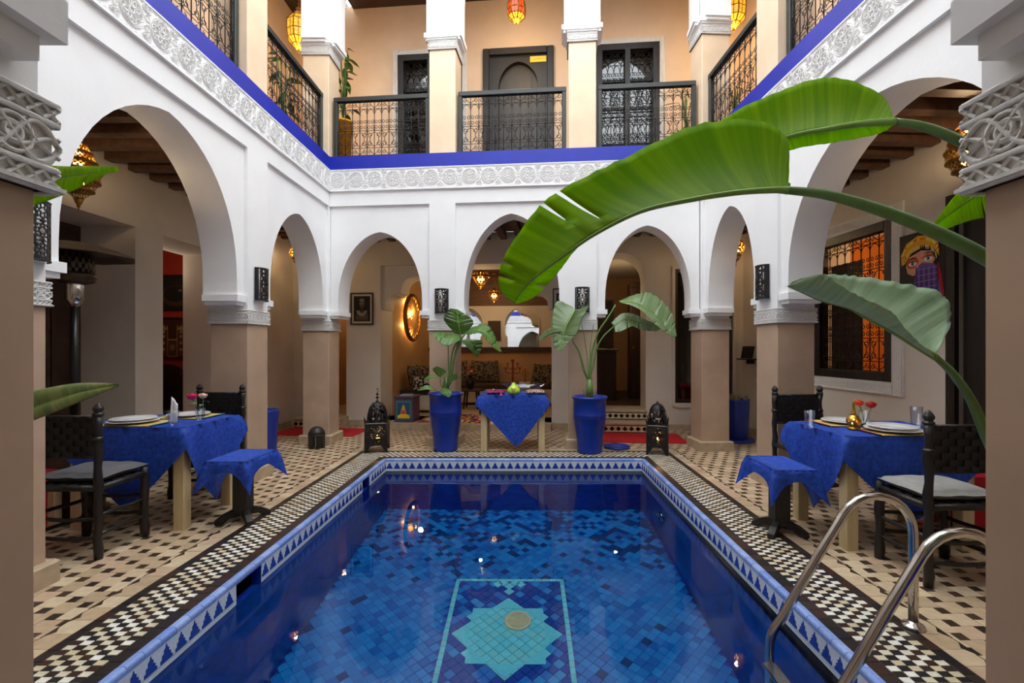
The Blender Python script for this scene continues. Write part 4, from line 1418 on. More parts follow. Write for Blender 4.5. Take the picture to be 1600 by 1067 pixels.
# ------------------------------------------------------------------ dining furniture
def cloth_mesh(m, hw, hd, zt, drop, corner, wave=.012, seed=1, out=.04):
    """square velvet cloth laid cornerwise: a pointed flap hangs on each side"""
    rr = random.Random(seed)
    N = 20
    top = []
    K = 8
    m.grid(lambda u, v: ((u * 2 - 1) * hw, (v * 2 - 1) * hd, zt + .001 * math.sin(9 * u) * math.sin(7 * v)), K, K)
    sides = [((-1, -1), (1, -1), (0, -1)), ((1, -1), (1, 1), (1, 0)), ((1, 1), (-1, 1), (0, 1)), ((-1, 1), (-1, -1), (-1, 0))]
    for si, (p, q_, n_) in enumerate(sides):
        ph = rr.uniform(0, 6)
        pk = rr.uniform(-.12, .12)
        D = drop if isinstance(drop, (int, float)) else drop[si]
        def fn(u, v, p=p, q_=q_, n_=n_, ph=ph, pk=pk, D=D):
            t = u * 2 - 1
            tp = t - pk * (1 - t * t)
            d = corner + (D - corner) * max(0, 1 - abs(tp) ** 1.15)
            x = (p[0] + (q_[0] - p[0]) * u) * hw
            y = (p[1] + (q_[1] - p[1]) * u) * hd
            c = abs(t) ** 5
            dv = d * v
            bul = .010 * min(1, v * 5) + wave * v * math.sin(t * 7 + ph) * (1 - c) ** 2 + out * c * math.sin(v * PI * .5)
            ex = (1 if t > 0 else -1) * c * (out * math.sin(v * PI * .5) + .010 * min(1, v * 5))
            tx, ty = (q_[0] - p[0]) / 2, (q_[1] - p[1]) / 2
            zz = zt - dv * (1 - .25 * c) + .002
            if v == 0: zz = zt
            return (x + n_[0] * bul + tx * ex, y + n_[1] * bul + ty * ex, zz)
        m.grid(fn, N, 10)
    return m
def table(x0, x1, y0, y1, h, label, drop, seed, clabel, corner=.20):
    cx, cy = (x0 + x1) / 2, (y0 + y1) / 2
    hw, hd = (x1 - x0) / 2, (y1 - y0) / 2
    o = thing('dining_table', label, 'table', (cx, cy, 0))
    q = MB(); q.cham(-hw, hw, -hd, hd, h - .035, h - .006, .006); q.build('tabletop', M_PALEW, parent=o)
    q = MB()
    q.box(-hw + .03, hw - .03, -hd + .04, -hd + .06, h - .11, h - .035); q.box(-hw + .03, hw - .03, hd - .06, hd - .04, h - .11, h - .035)
    q.box(-hw + .04, -hw + .06, -hd + .04, hd - .04, h - .11, h - .035); q.box(hw - .06, hw - .04, -hd + .04, hd - .04, h - .11, h - .035)
    q.build('apron', M_PALEW, parent=o)
    q = MB(); q.cham(-.04, .04, -.04, .04, 0, h - .034, .005); lm = q.mesh('leg', M_PALEW)
    for sx in (-1, 1):
        for sy in (-1, 1):
            place(lm, 'leg', o, (sx * (hw - .05), sy * (hd - .05), 0))
    q = MB(); cloth_mesh(q, hw + .004, hd + .004, h, drop, corner, seed=seed)
    c = q.build('tablecloth', M_VELVET, loc=(cx, cy, 0))
    tag(c, clabel, 'tablecloth', 'blue velvet tablecloths')
    c.modifiers.new('weld', 'WELD').merge_threshold = .002
    return o
table(-3.32, -2.47, 3.41, 4.05, .752, 'pale wooden table under blue velvet, left of the pool', (.58, .64, .45, .5), 3, 'blue velvet cloth over the table on the left')
table(2.09, 2.95, 3.06, 3.70, .752, 'pale wooden table under blue velvet, right of the pool', (.55, .5, .45, .58), 5, 'blue velvet cloth over the table on the right, under the red roses')
table(-.575, .265, 6.01, 6.52, .722, 'pale wooden table at the far end of the pool', (.66, .26, .4, .30), 8, 'blue velvet cloth with deep point, on the far table', .17)

def stool(cx, cy, w, d, h, label, clabel, seed):
    o = thing('pedestal_stool', label, 'stool', (cx, cy, 0), 0, 'low pedestal stools beside the tables')
    q = MB(); q.cham(-w / 2, w / 2, -d / 2, d / 2, h - .03, h - .005, .006); q.build('top', M_BLACKW, parent=o)
    q = MB(); q.cham(-.055, .055, -.055, .055, .05, h - .03, .008); q.cham(-.07, .07, -.07, .07, h - .06, h - .03, .006); q.build('column', M_BLACKW, parent=o)
    for k in range(4):
        q = MB(); q.T = Matrix.Rotation(k * PI / 2 + PI / 4, 4, 'Z')
        q.prism([(.02, .10), (.02, .035), (.10, .03), (.14, 0), (.19, 0), (.185, .03), (.13, .065), (.06, .09)], -.022, .022, 'y')
        q.build('foot', M_BLACKW, parent=o)
    q = MB(); cloth_mesh(q, w / 2 + .004, d / 2 + .004, h, (.19, .17, .15, .18), .05, seed=seed, out=.05, wave=.02)
    # the corners hang as points
    c = q.build('stool_cloth', M_VELVET, loc=(cx, cy, 0))
    tag(c, clabel, 'cloth', 'blue velvet stool cloths')
    c.modifiers.new('weld', 'WELD').merge_threshold = .002
def stool_cloth_points(m, hw, hd, zt, seed):
    rr = random.Random(seed)
    N = 12
    m.grid(lambda u, v: ((u * 2 - 1) * hw, (v * 2 - 1) * hd, zt), 6, 6)
    sides = [((-1, -1), (1, -1), (0, -1)), ((1, -1), (1, 1), (1, 0)), ((1, 1), (-1, 1), (0, 1)), ((-1, 1), (-1, -1), (-1, 0))]
    for p, q_, n_ in sides:
        def fn(u, v, p=p, q_=q_, n_=n_):
            t = u * 2 - 1
            d = .075 + .16 * abs(t) ** 2.2
            c = abs(t) ** 3
            o = .010 * min(1, 4 * v) + .045 * c * v + .012 * v * math.cos(t * 5) * (1 - c)
            x = (p[0] + (q_[0] - p[0]) * u) * hw + n_[0] * o + (q_[0] - p[0]) / 2 * (1 if t > 0 else -1) * c * (.045 * v + .010 * min(1, 4 * v))
            y = (p[1] + (q_[1] - p[1]) * u) * hd + n_[1] * o + (q_[1] - p[1]) / 2 * (1 if t > 0 else -1) * c * (.045 * v + .010 * min(1, 4 * v))
            return (x, y, zt - d * v)
        m.grid(fn, N, 8)
    return m
_cm = cloth_mesh
def cloth_mesh(m, hw, hd, zt, drop, corner, **kw):
    if corner == .05: return stool_cloth_points(m, hw, hd, zt, kw.get('seed', 1))
    return _cm(m, hw, hd, zt, drop, corner, **kw)
stool(-2.185, 3.65, .30, .42, .497, 'dark pedestal stool between the left table and the pool', 'blue velvet cloth draped over the stool left of the pool', 11)
stool(1.845, 3.41, .28, .42, .497, 'dark pedestal stool between the right table and the pool', 'blue velvet cloth draped over the stool right of the pool', 12)

def chair(x, y, rz, label):
    """rustic black chair; the seat faces local +y, back posts at y = 0"""
    o = thing('rustic_chair', label, 'chair', (x, y, 0), rz, 'rustic black wooden chairs')
    rr = random.Random(int(abs(x * 100)))
    W, D = .205, .36
    for sx in (-1, 1):
        q = MB()
        n = 14
        q.tube([(sx * W + .004 * math.sin(i * 2.1), .003 * math.cos(i * 1.7), .90 * i / n) for i in range(n + 1)], [.023 + .003 * math.sin(i * 1.9) for i in range(n + 1)], 8)
        q.lathe([(.024, .74), (.029, .75), (.029, .76), (.024, .77)], 10, c=(sx * W, 0, 0))
        lg = q.build('rear_leg', M_BLACKW, parent=o)
        q = MB(); q.lathe([(.020, .895), (.029, .905), (.029, .915), (.020, .925), (.028, .94), (.027, .952), (.016, .972), (0, .985)], 8, c=(sx * W, 0, 0), smooth=False)
        q.build('finial', M_BLACKW, parent=lg)
        q = MB(); q.tube([(sx * W + .003 * math.sin(i * 2.3), D + .003 * math.cos(i), .49 * i / 8) for i in range(9)], [.026 + .003 * math.sin(i * 1.5) for i in range(9)], 8)
        q.build('front_leg', M_BLACKW, parent=o)
        for z in (.15, .27):
            q = MB(); q.tube([(sx * W, D * i / 6, z + .006 * math.sin(i)) for i in range(7)], .0125, 7); q.build('stretcher', M_BLACKW, parent=o)
        q = MB(); q.tube([(sx * W, 0, .445), (sx * W, D, .445)], .02, 8); q.build('seat_rail', M_BLACKW, parent=o)
    for yy, zs in ((0, (.13, .25)), (D, (.17, .29))):
        for z in zs:
            q = MB(); q.tube([(-W + 2 * W * i / 6, yy, z + .006 * math.cos(i)) for i in range(7)], .0125, 7); q.build('stretcher', M_BLACKW, parent=o)
    for yy in (0, D):
        q = MB(); q.tube([(-W, yy, .445), (W, yy, .445)], .02, 8); q.build('seat_rail', M_BLACKW, parent=o)
    q = MB()
    nx = 9
    for i in range(nx):
        for j in range(8):
            x0, y0 = -W + .02 + (2 * W - .04) * i / nx, .01 + (D - .02) * j / 8
            up = .008 if (i + j) % 2 else .0
            q.cham(x0, x0 + (2 * W - .04) / nx, y0, y0 + (D - .02) / 8, .44, .456 + up, .003)
    q.build('woven_seat', M_LEATHER, parent=o)
    q = MB()
    nz, nx = 7, 9
    for i in range(nx):
        for j in range(nz):
            x0, z0 = -W + .018 + (2 * W - .036) * i / nx, .635 + .265 * j / nz
            up = .007 if (i + j) % 2 else .0
            q.box(x0, x0 + (2 * W - .036) / nx, -.010 - up, .010 + up, z0, z0 + .265 / nz)
    q.build('woven_backrest', M_WOVEN, parent=o)
    q = MB(); q.tube([(-W, 0, .645), (W, 0, .645)], .013, 7); q.tube([(-W, 0, .892), (W, 0, .892)], .013, 7); q.build('back_rail', M_BLACKW, parent=o)
    return o
chair(-2.885, 2.955, 0, 'black rustic chair nearest the camera at the left table')
chair(-2.905, 4.50, PI, 'black rustic chair at the far side of the left table')
chair(2.445, 2.61, 0, 'black rustic chair nearest the camera at the right table')
chair(2.49, 4.30, PI, 'black rustic chair at the far side of the right table')
def seat_cushion(x, y, z, w, d, label, mt):
    q = MB()
    for sgn in (1, -1):
        def fn(u, v, sgn=sgn):
            a, b = u * 2 - 1, v * 2 - 1
            e = (1 - a ** 4) * (1 - b ** 4)
            pin = 1 - .07 * (1 - abs(a)) * abs(b) ** 3 - .07 * (1 - abs(b)) * abs(a) ** 3
            return (a * w / 2 * pin, b * d / 2 * pin, sgn * .036 * max(e, 0) ** .45 + .002 * math.sin(a * 9 + b * 4))
        q.grid(fn, 16, 16)
    o = q.build('seat_cushion', mt, loc=(x, y, z))
    o.modifiers.new('weld', 'WELD').merge_threshold = .001
    return tag(o, label, 'cushion', 'grey seat cushions')
seat_cushion(-2.885, 3.16, .503, .42, .38, 'dark grey cushion on the near chair at the left table', mat('charcoal_cushion', C(92, 90, 92), .85, var=.15, scale=20, bump=.2, bscale=80))
seat_cushion(2.445, 2.80, .503, .42, .38, 'light grey cushion on the near chair at the right table', mat('pale_grey_cushion', C(150, 146, 140), .85, var=.12, scale=20, bump=.2, bscale=80))

# table settings
def placemat(x, y, rz, z, label, edge):
    o = thing('placemat', label, 'placemat', (x, y, z), rz, 'straw placemats')
    q = MB()
    for i in range(22):
        y0 = -.145 + .29 * i / 22
        q.box(-.20, .20, y0, y0 + .0125, 0, .004)
    q.build('straw_mat', M_STRAW, parent=o)
    q = MB()
    for sx in (-1, 1):
        for i in range(24):
            y0 = -.145 + .29 * i / 24
            q.lathe([(0, 0), (.008, .003), (.007, .007), (0, .009)], 6, c=(sx * .206, y0 + .006, 0))
    q.build('bobble_fringe', edge, parent=o)
def plate(x, y, z, r, label):
    q = MB(); q.lathe([(0, .003), (r * .55, .002), (r * .62, 0), (r * .66, .003), (r * .97, .014), (r, .017), (r * .985, .019), (r * .66, .009), (0, .007)], 40)
    o = q.build('dinner_plate', M_CHINA, loc=(x, y, z))
    return tag(o, label, 'plate', 'white dinner plates')
def tumbler(x, y, z, h, r, label):
    q = MB(); q.lathe([(0, 0), (r * .88, 0), (r, h), (r - .003, h), (r * .88 - .003, .012), (0, .012)], 24)
    return tag(q.build('water_glass', M_GLASS, loc=(x, y, z)), label, 'glass', 'clear glass tumblers')
ZT = .757
FR1 = mat('teal_fringe', C(60, 120, 120), .9)
FR2 = mat('maroon_fringe', C(110, 24, 44), .9)
ZP = ZT + .006
for (x, y, zr, tx, edge) in ((-2.93, 3.56, 0, 'straw placemat at the near side of the left table', FR1), (-2.80, 3.92, 0, 'straw placemat at the far side of the left table', FR1),
                             (2.52, 3.20, 0, 'straw placemat at the near side of the right table', FR2), (2.42, 3.56, 0, 'straw placemat at the far side of the right table', FR2)):
    placemat(x, y, zr, ZT, tx, edge)
plate(-2.96, 3.56, ZP + .002, .165, 'large white plate at the near side of the left table')
plate(-2.96, 3.56, ZP + .020, .145, 'smaller white plate stacked on the near left one')
plate(-2.80, 3.92, ZP + .002, .155, 'white plate at the far side of the left table')
plate(2.50, 3.20, ZP + .002, .165, 'large white plate at the near side of the right table')
plate(2.50, 3.20, ZP + .020, .145, 'smaller white plate stacked on the near right one')
plate(2.42, 3.56, ZP + .002, .155, 'white plate behind the brass candle holder')
p = P(274, 655, 3.48)
tumbler(p.x, 3.46, ZT, .11, .036, 'clear tumbler holding a white napkin, on the left table')
q = MB()
q.grid(lambda u, v: ((u - .5) * .05 * (1.15 - .2 * v) + .01 * v, .010 * math.sin(u * PI * 2) * (1 - v * .6), .012 + v * (.20 - .055 * u)), 10, 8)
tag(q.build('folded_napkin', M_NAPKIN, loc=(p.x, 3.46, ZT), solid=.006), 'white napkin folded to a point in a tumbler', 'napkin')
p = P(1265, 655, 3.35); tumbler(p.x, 3.35, ZT, .125, .034, 'clear tumbler at the left end of the right table')
p = P(1432, 668, 3.38); tumbler(p.x, 3.38, ZT, .15, .038, 'tall clear tumbler before the plain wall on the right table')

def rose_head(q, c, r, seed):
    """overlapping petals cupped round a centre"""
    rr = random.Random(seed)
    for n, rad, op in ((3, .42, .0), (4, .68, .12), (5, .92, .30), (6, 1.06, .55)):
        for k in range(n):
            a0 = 2 * PI * k / n + rad * 3 + rr.uniform(-.2, .2)
            wd = 2 * PI / n * .85
            def fn(u, v, a0=a0, rad=rad, op=op, wd=wd):
                a = a0 + (u - .5) * wd * (.45 + .75 * math.sin(.5 + v * 1.9))
                th = .25 + v * (2.25 - .75 * op)
                ro = r * rad * (math.sin(th) + op * max(0, v - .6) * .9)
                z = -r * .85 * math.cos(th) * (1.15 if rad < .5 else 1) - r * .12 * (2 * u - 1) ** 2 * v
                return (c[0] + ro * math.cos(a), c[1] + ro * math.sin(a), c[2] + z)
            q.grid(fn, 4, 5)
def rose(base, head, r, mt, label, seed, leaves=2):
    o = thing('rose', label, 'flower', base, 0, 'cut roses in glasses')
    h = Vector(head) - Vector(base)
    q = MB(); q.tube(catmull([(0, 0, 0), h * .5 + Vector((.006, 0, 0)), h - Vector((0, 0, r * .4))], 8), .003, 5); q.build('stem', M_STEM, parent=o)
    q = MB(); rose_head(q, h, r, seed); q.build('bloom', mt, parent=o)
    for i in range(leaves):
        a = seed + i * 2.4
        b = h * (.62 + .12 * i)
        q = MB()
        q.grid(lambda u, v: (b.x + math.cos(a) * .05 * u - math.sin(a) * (v - .5) * .03 * math.sin(.2 + u * 2.7), b.y + math.sin(a) * .05 * u + math.cos(a) * (v - .5) * .03 * math.sin(.2 + u * 2.7), b.z + .02 * u - .03 * u * u), 5, 2)
        q.build('leaf', M_STEM, parent=o)
def vase(x, y, label, h=.10):
    q = MB(); q.lathe([(0, 0), (.030, 0), (.033, h), (.030, h), (.027, .014), (0, .014)], 24)
    tag(q.build('glass_vase', M_GLASS, loc=(x, y, ZT)), label, 'vase', 'small glass vases')
p = P(313, 648, 3.66)
vase(p.x, 3.66, 'small glass vase with a pink and a cream rose, left table')
h1, h2 = P(300, 619, 3.62), P(317, 618, 3.70)
rose((p.x - .006, 3.655, ZT + .02), h1, .030, M_PINKF, 'magenta rose in the glass on the left table', 3)
rose((p.x + .008, 3.665, ZT + .02), h2, .027, M_CREAMF, 'pale cream rose beside the magenta one', 5)
p = P(1351, 655, 3.45)
vase(p.x, 3.45, 'small glass vase with two red roses, right table', .11)
h1, h2 = P(1342, 629, 3.43), P(1361, 632, 3.47)
rose((p.x - .006, 3.448, ZT + .02), h1, .027, M_ORF, 'orange red rose in the glass on the right table', 4)
rose((p.x + .008, 3.455, ZT + .02), h2, .030, M_REDF, 'dark red rose beside the orange one', 6)
# brass candle holder
p = P(1334, 660, 3.30)
o = thing('candle_holder', 'bottle shaped pierced brass candle holder on the right table', 'candle holder', (p.x, 3.30, ZT))
q = MB(); q.lathe([(0, 0), (.040, 0), (.042, .006), (.034, .016), (.026, .022)], 24); q.build('foot', M_BRASS, parent=o)
q = MB(); q.lathe([(.026, .022), (.040, .034), (.048, .052), (.046, .070), (.034, .088), (.022, .100)], 30, hole=lambda i, k: 0 < i < 4 and (k + i * 2) % 5 == 0); q.build('pierced_bowl', M_BRASS, parent=o)
q = MB(); q.lathe([(.022, .100), (.014, .115), (.010, .140), (.008, .165), (.011, .168), (.007, .185), (.005, .205), (0, .21)], 20); q.build('neck', M_BRASS, parent=o)
q = MB(); q.lathe([(0, .03), (.012, .04), (.014, .06), (0, .075)], 10); q.build('flame', M_BULB, parent=o)

# ------------------------------------------------------------------ far table: pouches, jug, glass dish
def pouch(x, y, w, d, h, mt, label):
    o = thing('stuffed_pouch', label, 'pouch', (x, y, .724), 0)
    q = MB()
    for sg in (1, -1):
        q.grid(lambda u, v, sg=sg: ((u * 2 - 1) * w / 2, (v * 2 - 1) * d / 2, h / 2 + sg * h / 2 * max(0, (1 - (2 * u - 1) ** 4) * (1 - (2 * v - 1) ** 4)) ** .5 + .004 * math.sin(u * 25) * math.sin(v * 20) * (1 if sg > 0 else 0)), 16, 12)
    q.build('body', mt, parent=o)
    return o
o = pouch(-.375, 6.13, .25, .16, .055, M_MAGENTA, 'magenta embroidered pouch with a tassel, left end of the far table')
q = MB()
for i in range(9):
    q.tube([(.07, -.07, .03), (.07 + .004 * (i - 4), -.10, .0), (.066 + .006 * (i - 4), -.128, -.05 - .008 * (i % 3))], .0035, 4)
q.build('tassel', M_PINKF, parent=o)
pouch(.135, 6.13, .25, .17, .06, M_BEAD, 'beaded red and white pouch, right end of the far table')
o = thing('painted_jug', 'lime green jug with a dark triangle motif on the far table', 'jug', (-.145, 6.12, .724))
q = MB(); q.lathe([(0, 0), (.06, 0), (.082, .025), (.086, .05), (.074, .08), (.045, .105), (.026, .125), (.022, .145), (.012, .15), (0, .15)], 28); q.build('body', M_LIME, parent=o)
q = MB()
for r_, cnt in ((0, 4), (1, 3), (2, 2), (3, 1)):
    for i in range(cnt):
        x = (i - (cnt - 1) / 2) * .017
        z = .075 - r_ * .016
        yy = -.087 - .002 + .020 * (abs(z - .05) / .04) ** 2 + x * x * 5
        q.prism([(x - .0065, z), (x, z - .008), (x + .0065, z), (x, z + .008)], yy, yy + .02, 'y')
q.build('triangle_motif', FR2, parent=o)
o = thing('glass_dish', 'scalloped clear glass dish behind the lime jug', 'dish', (-.01, 6.28, .724))
q = MB()
n = 48
def dish(u, v):
    a = 2 * PI * u
    r = (.05 + .17 * v) * (1 + .05 * v * math.cos(12 * a))
    return (r * math.cos(a) * 1.35, r * math.sin(a) * .75, .02 + .11 * v ** 1.6 + .008 * v * math.cos(12 * a))
q.grid(dish, n, 6)
q.build('bowl', M_GLASS, parent=o, solid=.004)
q = MB(); q.lathe([(0, 0), (.05, 0), (.055, .02), (0, .024)], 20); q.build('foot', M_GLASS, parent=o)
q = MB(); q.lathe([(.016, 0), (.016, .05), (.003, .052), (.002, .06), (0, .06)], 12)
tag(q.build('votive_candle', M_CANDLE, loc=(-.42, 6.30, .724)), 'small beige candle behind the magenta pouch', 'candle')

# ------------------------------------------------------------------ pool ladder
def rail_pts(y):
    pts = [(1.165, -1.05), (1.165, -.12), (1.168, -.06), (1.178, -.025), (1.195, .005), (1.222, .040), (1.30, .174), (1.40, .345), (1.497, .50)]
    cx_, cz, r = 1.672, .447, .178
    for i in range(11):
        a = math.radians(150 - 150 * i / 10)
        pts.append((cx_ + r * math.cos(a), cz + r * math.sin(a)))
    pts += [(1.85, .25), (1.85, .0)]
    return [(p[0], y, p[1]) for p in pts]
o = thing('pool_ladder', 'polished steel pool ladder at the right edge of the pool', 'ladder', (1.85, 2.02, 0))
for y in (.22, -.22):
    pts = [(p[0] - 1.85, y, p[2]) for p in rail_pts(0)]
    q = MB(); q.tube(pts, .0205, 14); q.build('handrail', M_STEEL, parent=o)
    q = MB(); q.lathe([(.045, 0), (.05, .004), (.045, .014), (.024, .02), (.022, .03)], 24, c=(0, y, 0)); q.build('flange', M_STEEL, parent=o)
for z in (-.19, -.45, -.71, -.97):
    q = MB(); q.cham(-.725, -.655, -.22, .22, z - .02, z + .005, .006)
    for k in range(6): q.box(-.72 + .011 * k, -.716 + .011 * k, -.19, .19, z + .005, z + .008)
    q.build('tread', M_STEEL, parent=o)

# ------------------------------------------------------------------ patio heater
o = thing('patio_heater', 'bronze patio heater with a wide hat in the left gallery', 'heater', (-3.60, 3.76, 0))
q = MB(); q.lathe([(.22, 0), (.22, .03), (.19, .05), (.19, .60), (.16, .70), (.05, .74)], 28); q.build('base', M_HEATER, parent=o)
q = MB(); q.tube([(0, 0, .70), (0, 0, 1.66)], .026, 10); q.build('pole', M_BLACKP, parent=o)
q = MB(); q.lathe([(.02, 1.60), (.058, 1.66), (.058, 1.80), (.05, 1.82)], 20); q.build('burner_stem', M_STEEL, parent=o)
q = MB(); q.lathe([(.06, 1.78), (.125, 1.80), (.135, 1.84), (.135, 1.86), (.12, 1.87)], 28); q.build('burner_cup', M_HEATER, parent=o)
q = MB(); q.lathe([(.12, 1.86), (.128, 1.90), (.128, 1.94), (.128, 1.98), (.12, 2.02)], 40, hole=lambda i, k: (i + k) % 2 == 0); q.build('emitter_screen', M_HEATER, parent=o)
q = MB(); q.lathe([(.11, 1.87), (.11, 2.02)], 24); q.build('emitter_core', M_BLACKP, parent=o)
q = MB(); q.lathe([(0, 2.115), (.12, 2.10), (.28, 2.055), (.40, 2.005), (.405, 1.998), (.395, 1.998), (.26, 2.035), (0, 2.05)], 8, ph=.3, smooth=False); q.build('reflector_hat', M_HEATER, parent=o)
o.scale = (1, 1, 1.03)

# red upholstered benches behind the tables
def bench(x0, x1, y0, y1, label):
    o = thing('upholstered_bench', label, 'bench', ((x0 + x1) / 2, (y0 + y1) / 2, 0))
    w, d = (x1 - x0) / 2, (y1 - y0) / 2
    for sx in (-1, 1):
        for sy in (-1, 1):
            q = MB(); q.cham(sx * (w - .03) - .03, sx * (w - .03) + .03, sy * (d - .03) - .03, sy * (d - .03) + .03, 0, .36, .005); q.build('leg', M_PALEW, parent=o)
    q = MB(); q.cham(-w + .05, w - .05, -d + .02, d - .02, .04, .34, .01); q.build('side_panel', M_REDP, parent=o)
    q = MB(); q.cham(-w, w, -d, d, .35, .44, .02); q.build('seat_pad', M_REDP, parent=o)
M_REDP = mat('red_upholstery', C(190, 20, 40), .75, var=.12, scale=12)
bench(-3.95, -3.42, 2.90, 3.48, 'low red upholstered bench behind the left table')
bench(3.08, 3.60, 3.30, 4.10, 'low red upholstered bench behind the right table')

# ------------------------------------------------------------------ banana plants
def blade(mid, sa, sb, n=44, nv=10, droop=.0, ripple=.0, tears_a=(), tears_b=(), seed=1):
    """leaf blade between two edges; u runs along the midrib, v across. returns verts, faces, uvs, midrib points"""
    M_ = catmull(mid, n + 1)
    A = catmull(sa, n + 1)
    B = catmull(sb, n + 1)
    rr = random.Random(seed)
    vs, fs, uv = [], [], []
    for side, E, tears in ((1, A, tears_a), (-1, B, tears_b)):
        off = len(vs)
        for i in range(n + 1):
            t = (M_[min(i + 1, n)] - M_[max(i - 1, 0)])
            e = E[i] - M_[i]
            nr = t.cross(e) if side > 0 else e.cross(t)
            if nr.length > 1e-9: nr.normalize()
            L = e.length
            for j in range(nv + 1):
                v = j / nv
                p = M_[i] + e * v + nr * (droop * L * math.sin(PI * v) + ripple * L * math.sin(i * 2.15 + 1.3 * math.sin(i * .7)) * v * v)
                vs.append(p)
                uv.append((i / n, .5 + .5 * side * v))
        for i in range(n):
            cut = None
            for u0, v0 in tears:
                if i == int(u0 * n): cut = v0
            for j in range(nv):
                if cut is not None and (j + .5) / nv > cut: continue
                a = off + i * (nv + 1) + j
                q = (a, a + nv + 1, a + nv + 2, a + 1)
                fs.append(q if side > 0 else q[::-1])
    # narrow the cuts: pull the two lips of a tear together
    for side, tears in ((0, tears_a), (1, tears_b)):
        off = side * (n + 1) * (nv + 1)
        for u0, v0 in tears:
            i = int(u0 * n)
            for j in range(nv + 1):
                v = j / nv
                a, b = off + i * (nv + 1) + j, off + (i + 1) * (nv + 1) + j
                pa, pb = vs[a], vs[b]
                c = (pa + pb) / 2
                k = 0 if v <= v0 else .55 * (v - v0) / (1 - v0 + 1e-6) + .1
                vs[a] = c + (pa - c) * k
                vs[b] = c + (pb - c) * k
    return vs, fs, uv, M_
def leaf(parent, mid, sa, sb, mt, name='leaf', rib=.006, **kw):
    vs, fs, uv, M_ = blade(mid, sa, sb, **kw)
    me = bpy.data.meshes.new(name)
    me.from_pydata([tuple(v) for v in vs], [], fs)
    me.materials.append(mt)
    ul = me.uv_layers.new(name='uv')
    for lp in me.loops:
        ul.data[lp.index].uv = uv[lp.vertex_index]
    me.polygons.foreach_set('use_smooth', [True] * len(me.polygons))
    me.update()
    o = bpy.data.objects.new(name, me)
    COL.objects.link(o)
    o.parent = parent
    q = o.modifiers.new('thick', 'SOLIDIFY'); q.thickness = .0012; q.offset = 0
    n = len(M_)
    q = MB(); q.tube(M_, [rib * (1 - .85 * i / (n - 1)) for i in range(n)], 6)
    q.build('midrib', M_MIDRIB, parent=o)
    return o
def petiole(parent, pts, r0, r1, mt=None, n=26):
    c = catmull(pts, n)
    q = MB(); q.tube(c, [r0 + (r1 - r0) * i / (n - 1) for i in range(n)], 10)
    return q.build('petiole', mt or M_PETIOLE, parent=parent)
def px_set(lst, base):
    return [P(*p) - base for p in lst]
def pot_profile(h, r):
    s = r / .22
    return [(0, .0), (.150 * s, 0), (.155 * s, .02), (.150 * s, .05), (.162 * s, h * .25), (.185 * s, h * .45), (.198 * s, h * .60), (.203 * s, h * .61), (.198 * s, h * .625), (.203 * s, h * .64), (.198 * s, h * .655),
            (.204 * s, h * .67), (.199 * s, h * .685), (.200 * s, h * .78), (.203 * s, h * .94), (.220 * s, h * .965), (.222 * s, h * .985), (.212 * s, h), (.195 * s, h * .995), (.188 * s, h * .94), (0, h * .935)]
def pot(o, h, r, mt=None, soil=True):
    q = MB(); q.lathe(pot_profile(h, r), 44); q.build('pot', mt or M_POT, parent=o)
    if soil:
        q = MB(); q.lathe([(r * .85, h * .94), (r * .5, h * .955), (0, h * .96)], 24); q.build('soil', M_SOIL, parent=o)

# near plant on the right: three great leaves arch over the pool
RB = Vector((1.62, 1.34, 0))
o = thing('banana_plant', 'tall banana plant whose big bright leaves arch over the right of the pool', 'plant', RB)
pot(o, .55, .20)
L1m = [(1232, 298, 1.15), (1222, 297, 1.155), (1205, 297, 1.16), (1150, 301, 1.18), (1075, 313, 1.22), (1000, 331, 1.27), (930, 366, 1.33), (885, 397, 1.37), (840, 430, 1.41), (815, 455, 1.43), (803, 474, 1.45)]
L1a = [(1233, 268, 1.17), (1228, 214, 1.21), (1180, 188, 1.26), (1085, 196, 1.32), (990, 240, 1.37), (907, 280, 1.42), (850, 315, 1.46), (812, 362, 1.47), (786, 405, 1.47), (779, 444, 1.47), (792, 466, 1.46)]
L1b = [(1234, 292, 1.24), (1225, 288, 1.28), (1208, 285, 1.34), (1150, 284, 1.42), (1075, 293, 1.48), (1000, 312, 1.52), (935, 350, 1.52), (893, 398, 1.48), (870, 428, 1.46), (838, 462, 1.46), (808, 475, 1.455)]
leaf(o, px_set(L1m, RB), px_set(L1a, RB), px_set(L1b, RB), M_LEAFB, rib=.010, n=60, nv=12, droop=.10, ripple=.012, tears_a=[(.565, .22), (.61, .55), (.80, .75), (.86, .5)], tears_b=[(.85, .45)], seed=2)
petiole(o, px_set([(1229, 297, 1.152), (1290, 304, 1.155), (1360, 323, 1.165), (1440, 353, 1.18), (1530, 397, 1.20), (1640, 470, 1.24), (1730, 600, 1.28)], RB) + [Vector((.02, .0, .75)), Vector((0, 0, .5))], .010, .026)
L2m = [(1400, 190, 1.35), (1350, 193, 1.38), (1300, 200, 1.42), (1230, 214, 1.5), (1150, 245, 1.58), (1080, 290, 1.66)]
L2a = [(1398, 186, 1.36), (1374, 146, 1.42), (1300, 121, 1.48), (1225, 140, 1.56), (1125, 190, 1.64), (1070, 270, 1.68)]
L2b = [(1400, 193, 1.38), (1372, 209, 1.44), (1300, 223, 1.5), (1238, 234, 1.55), (1150, 270, 1.62), (1080, 300, 1.68)]
leaf(o, px_set(L2m, RB), px_set(L2a, RB), px_set(L2b, RB), M_LEAFB, rib=.012, n=44, droop=.10, ripple=.01, seed=4)
petiole(o, px_set([(1398, 190, 1.352), (1440, 197, 1.34), (1490, 216, 1.33), (1580, 262, 1.32), (1680, 370, 1.32), (1740, 560, 1.33)], RB) + [Vector((.05, .04, .75)), Vector((.02, .02, .5))], .010, .024)
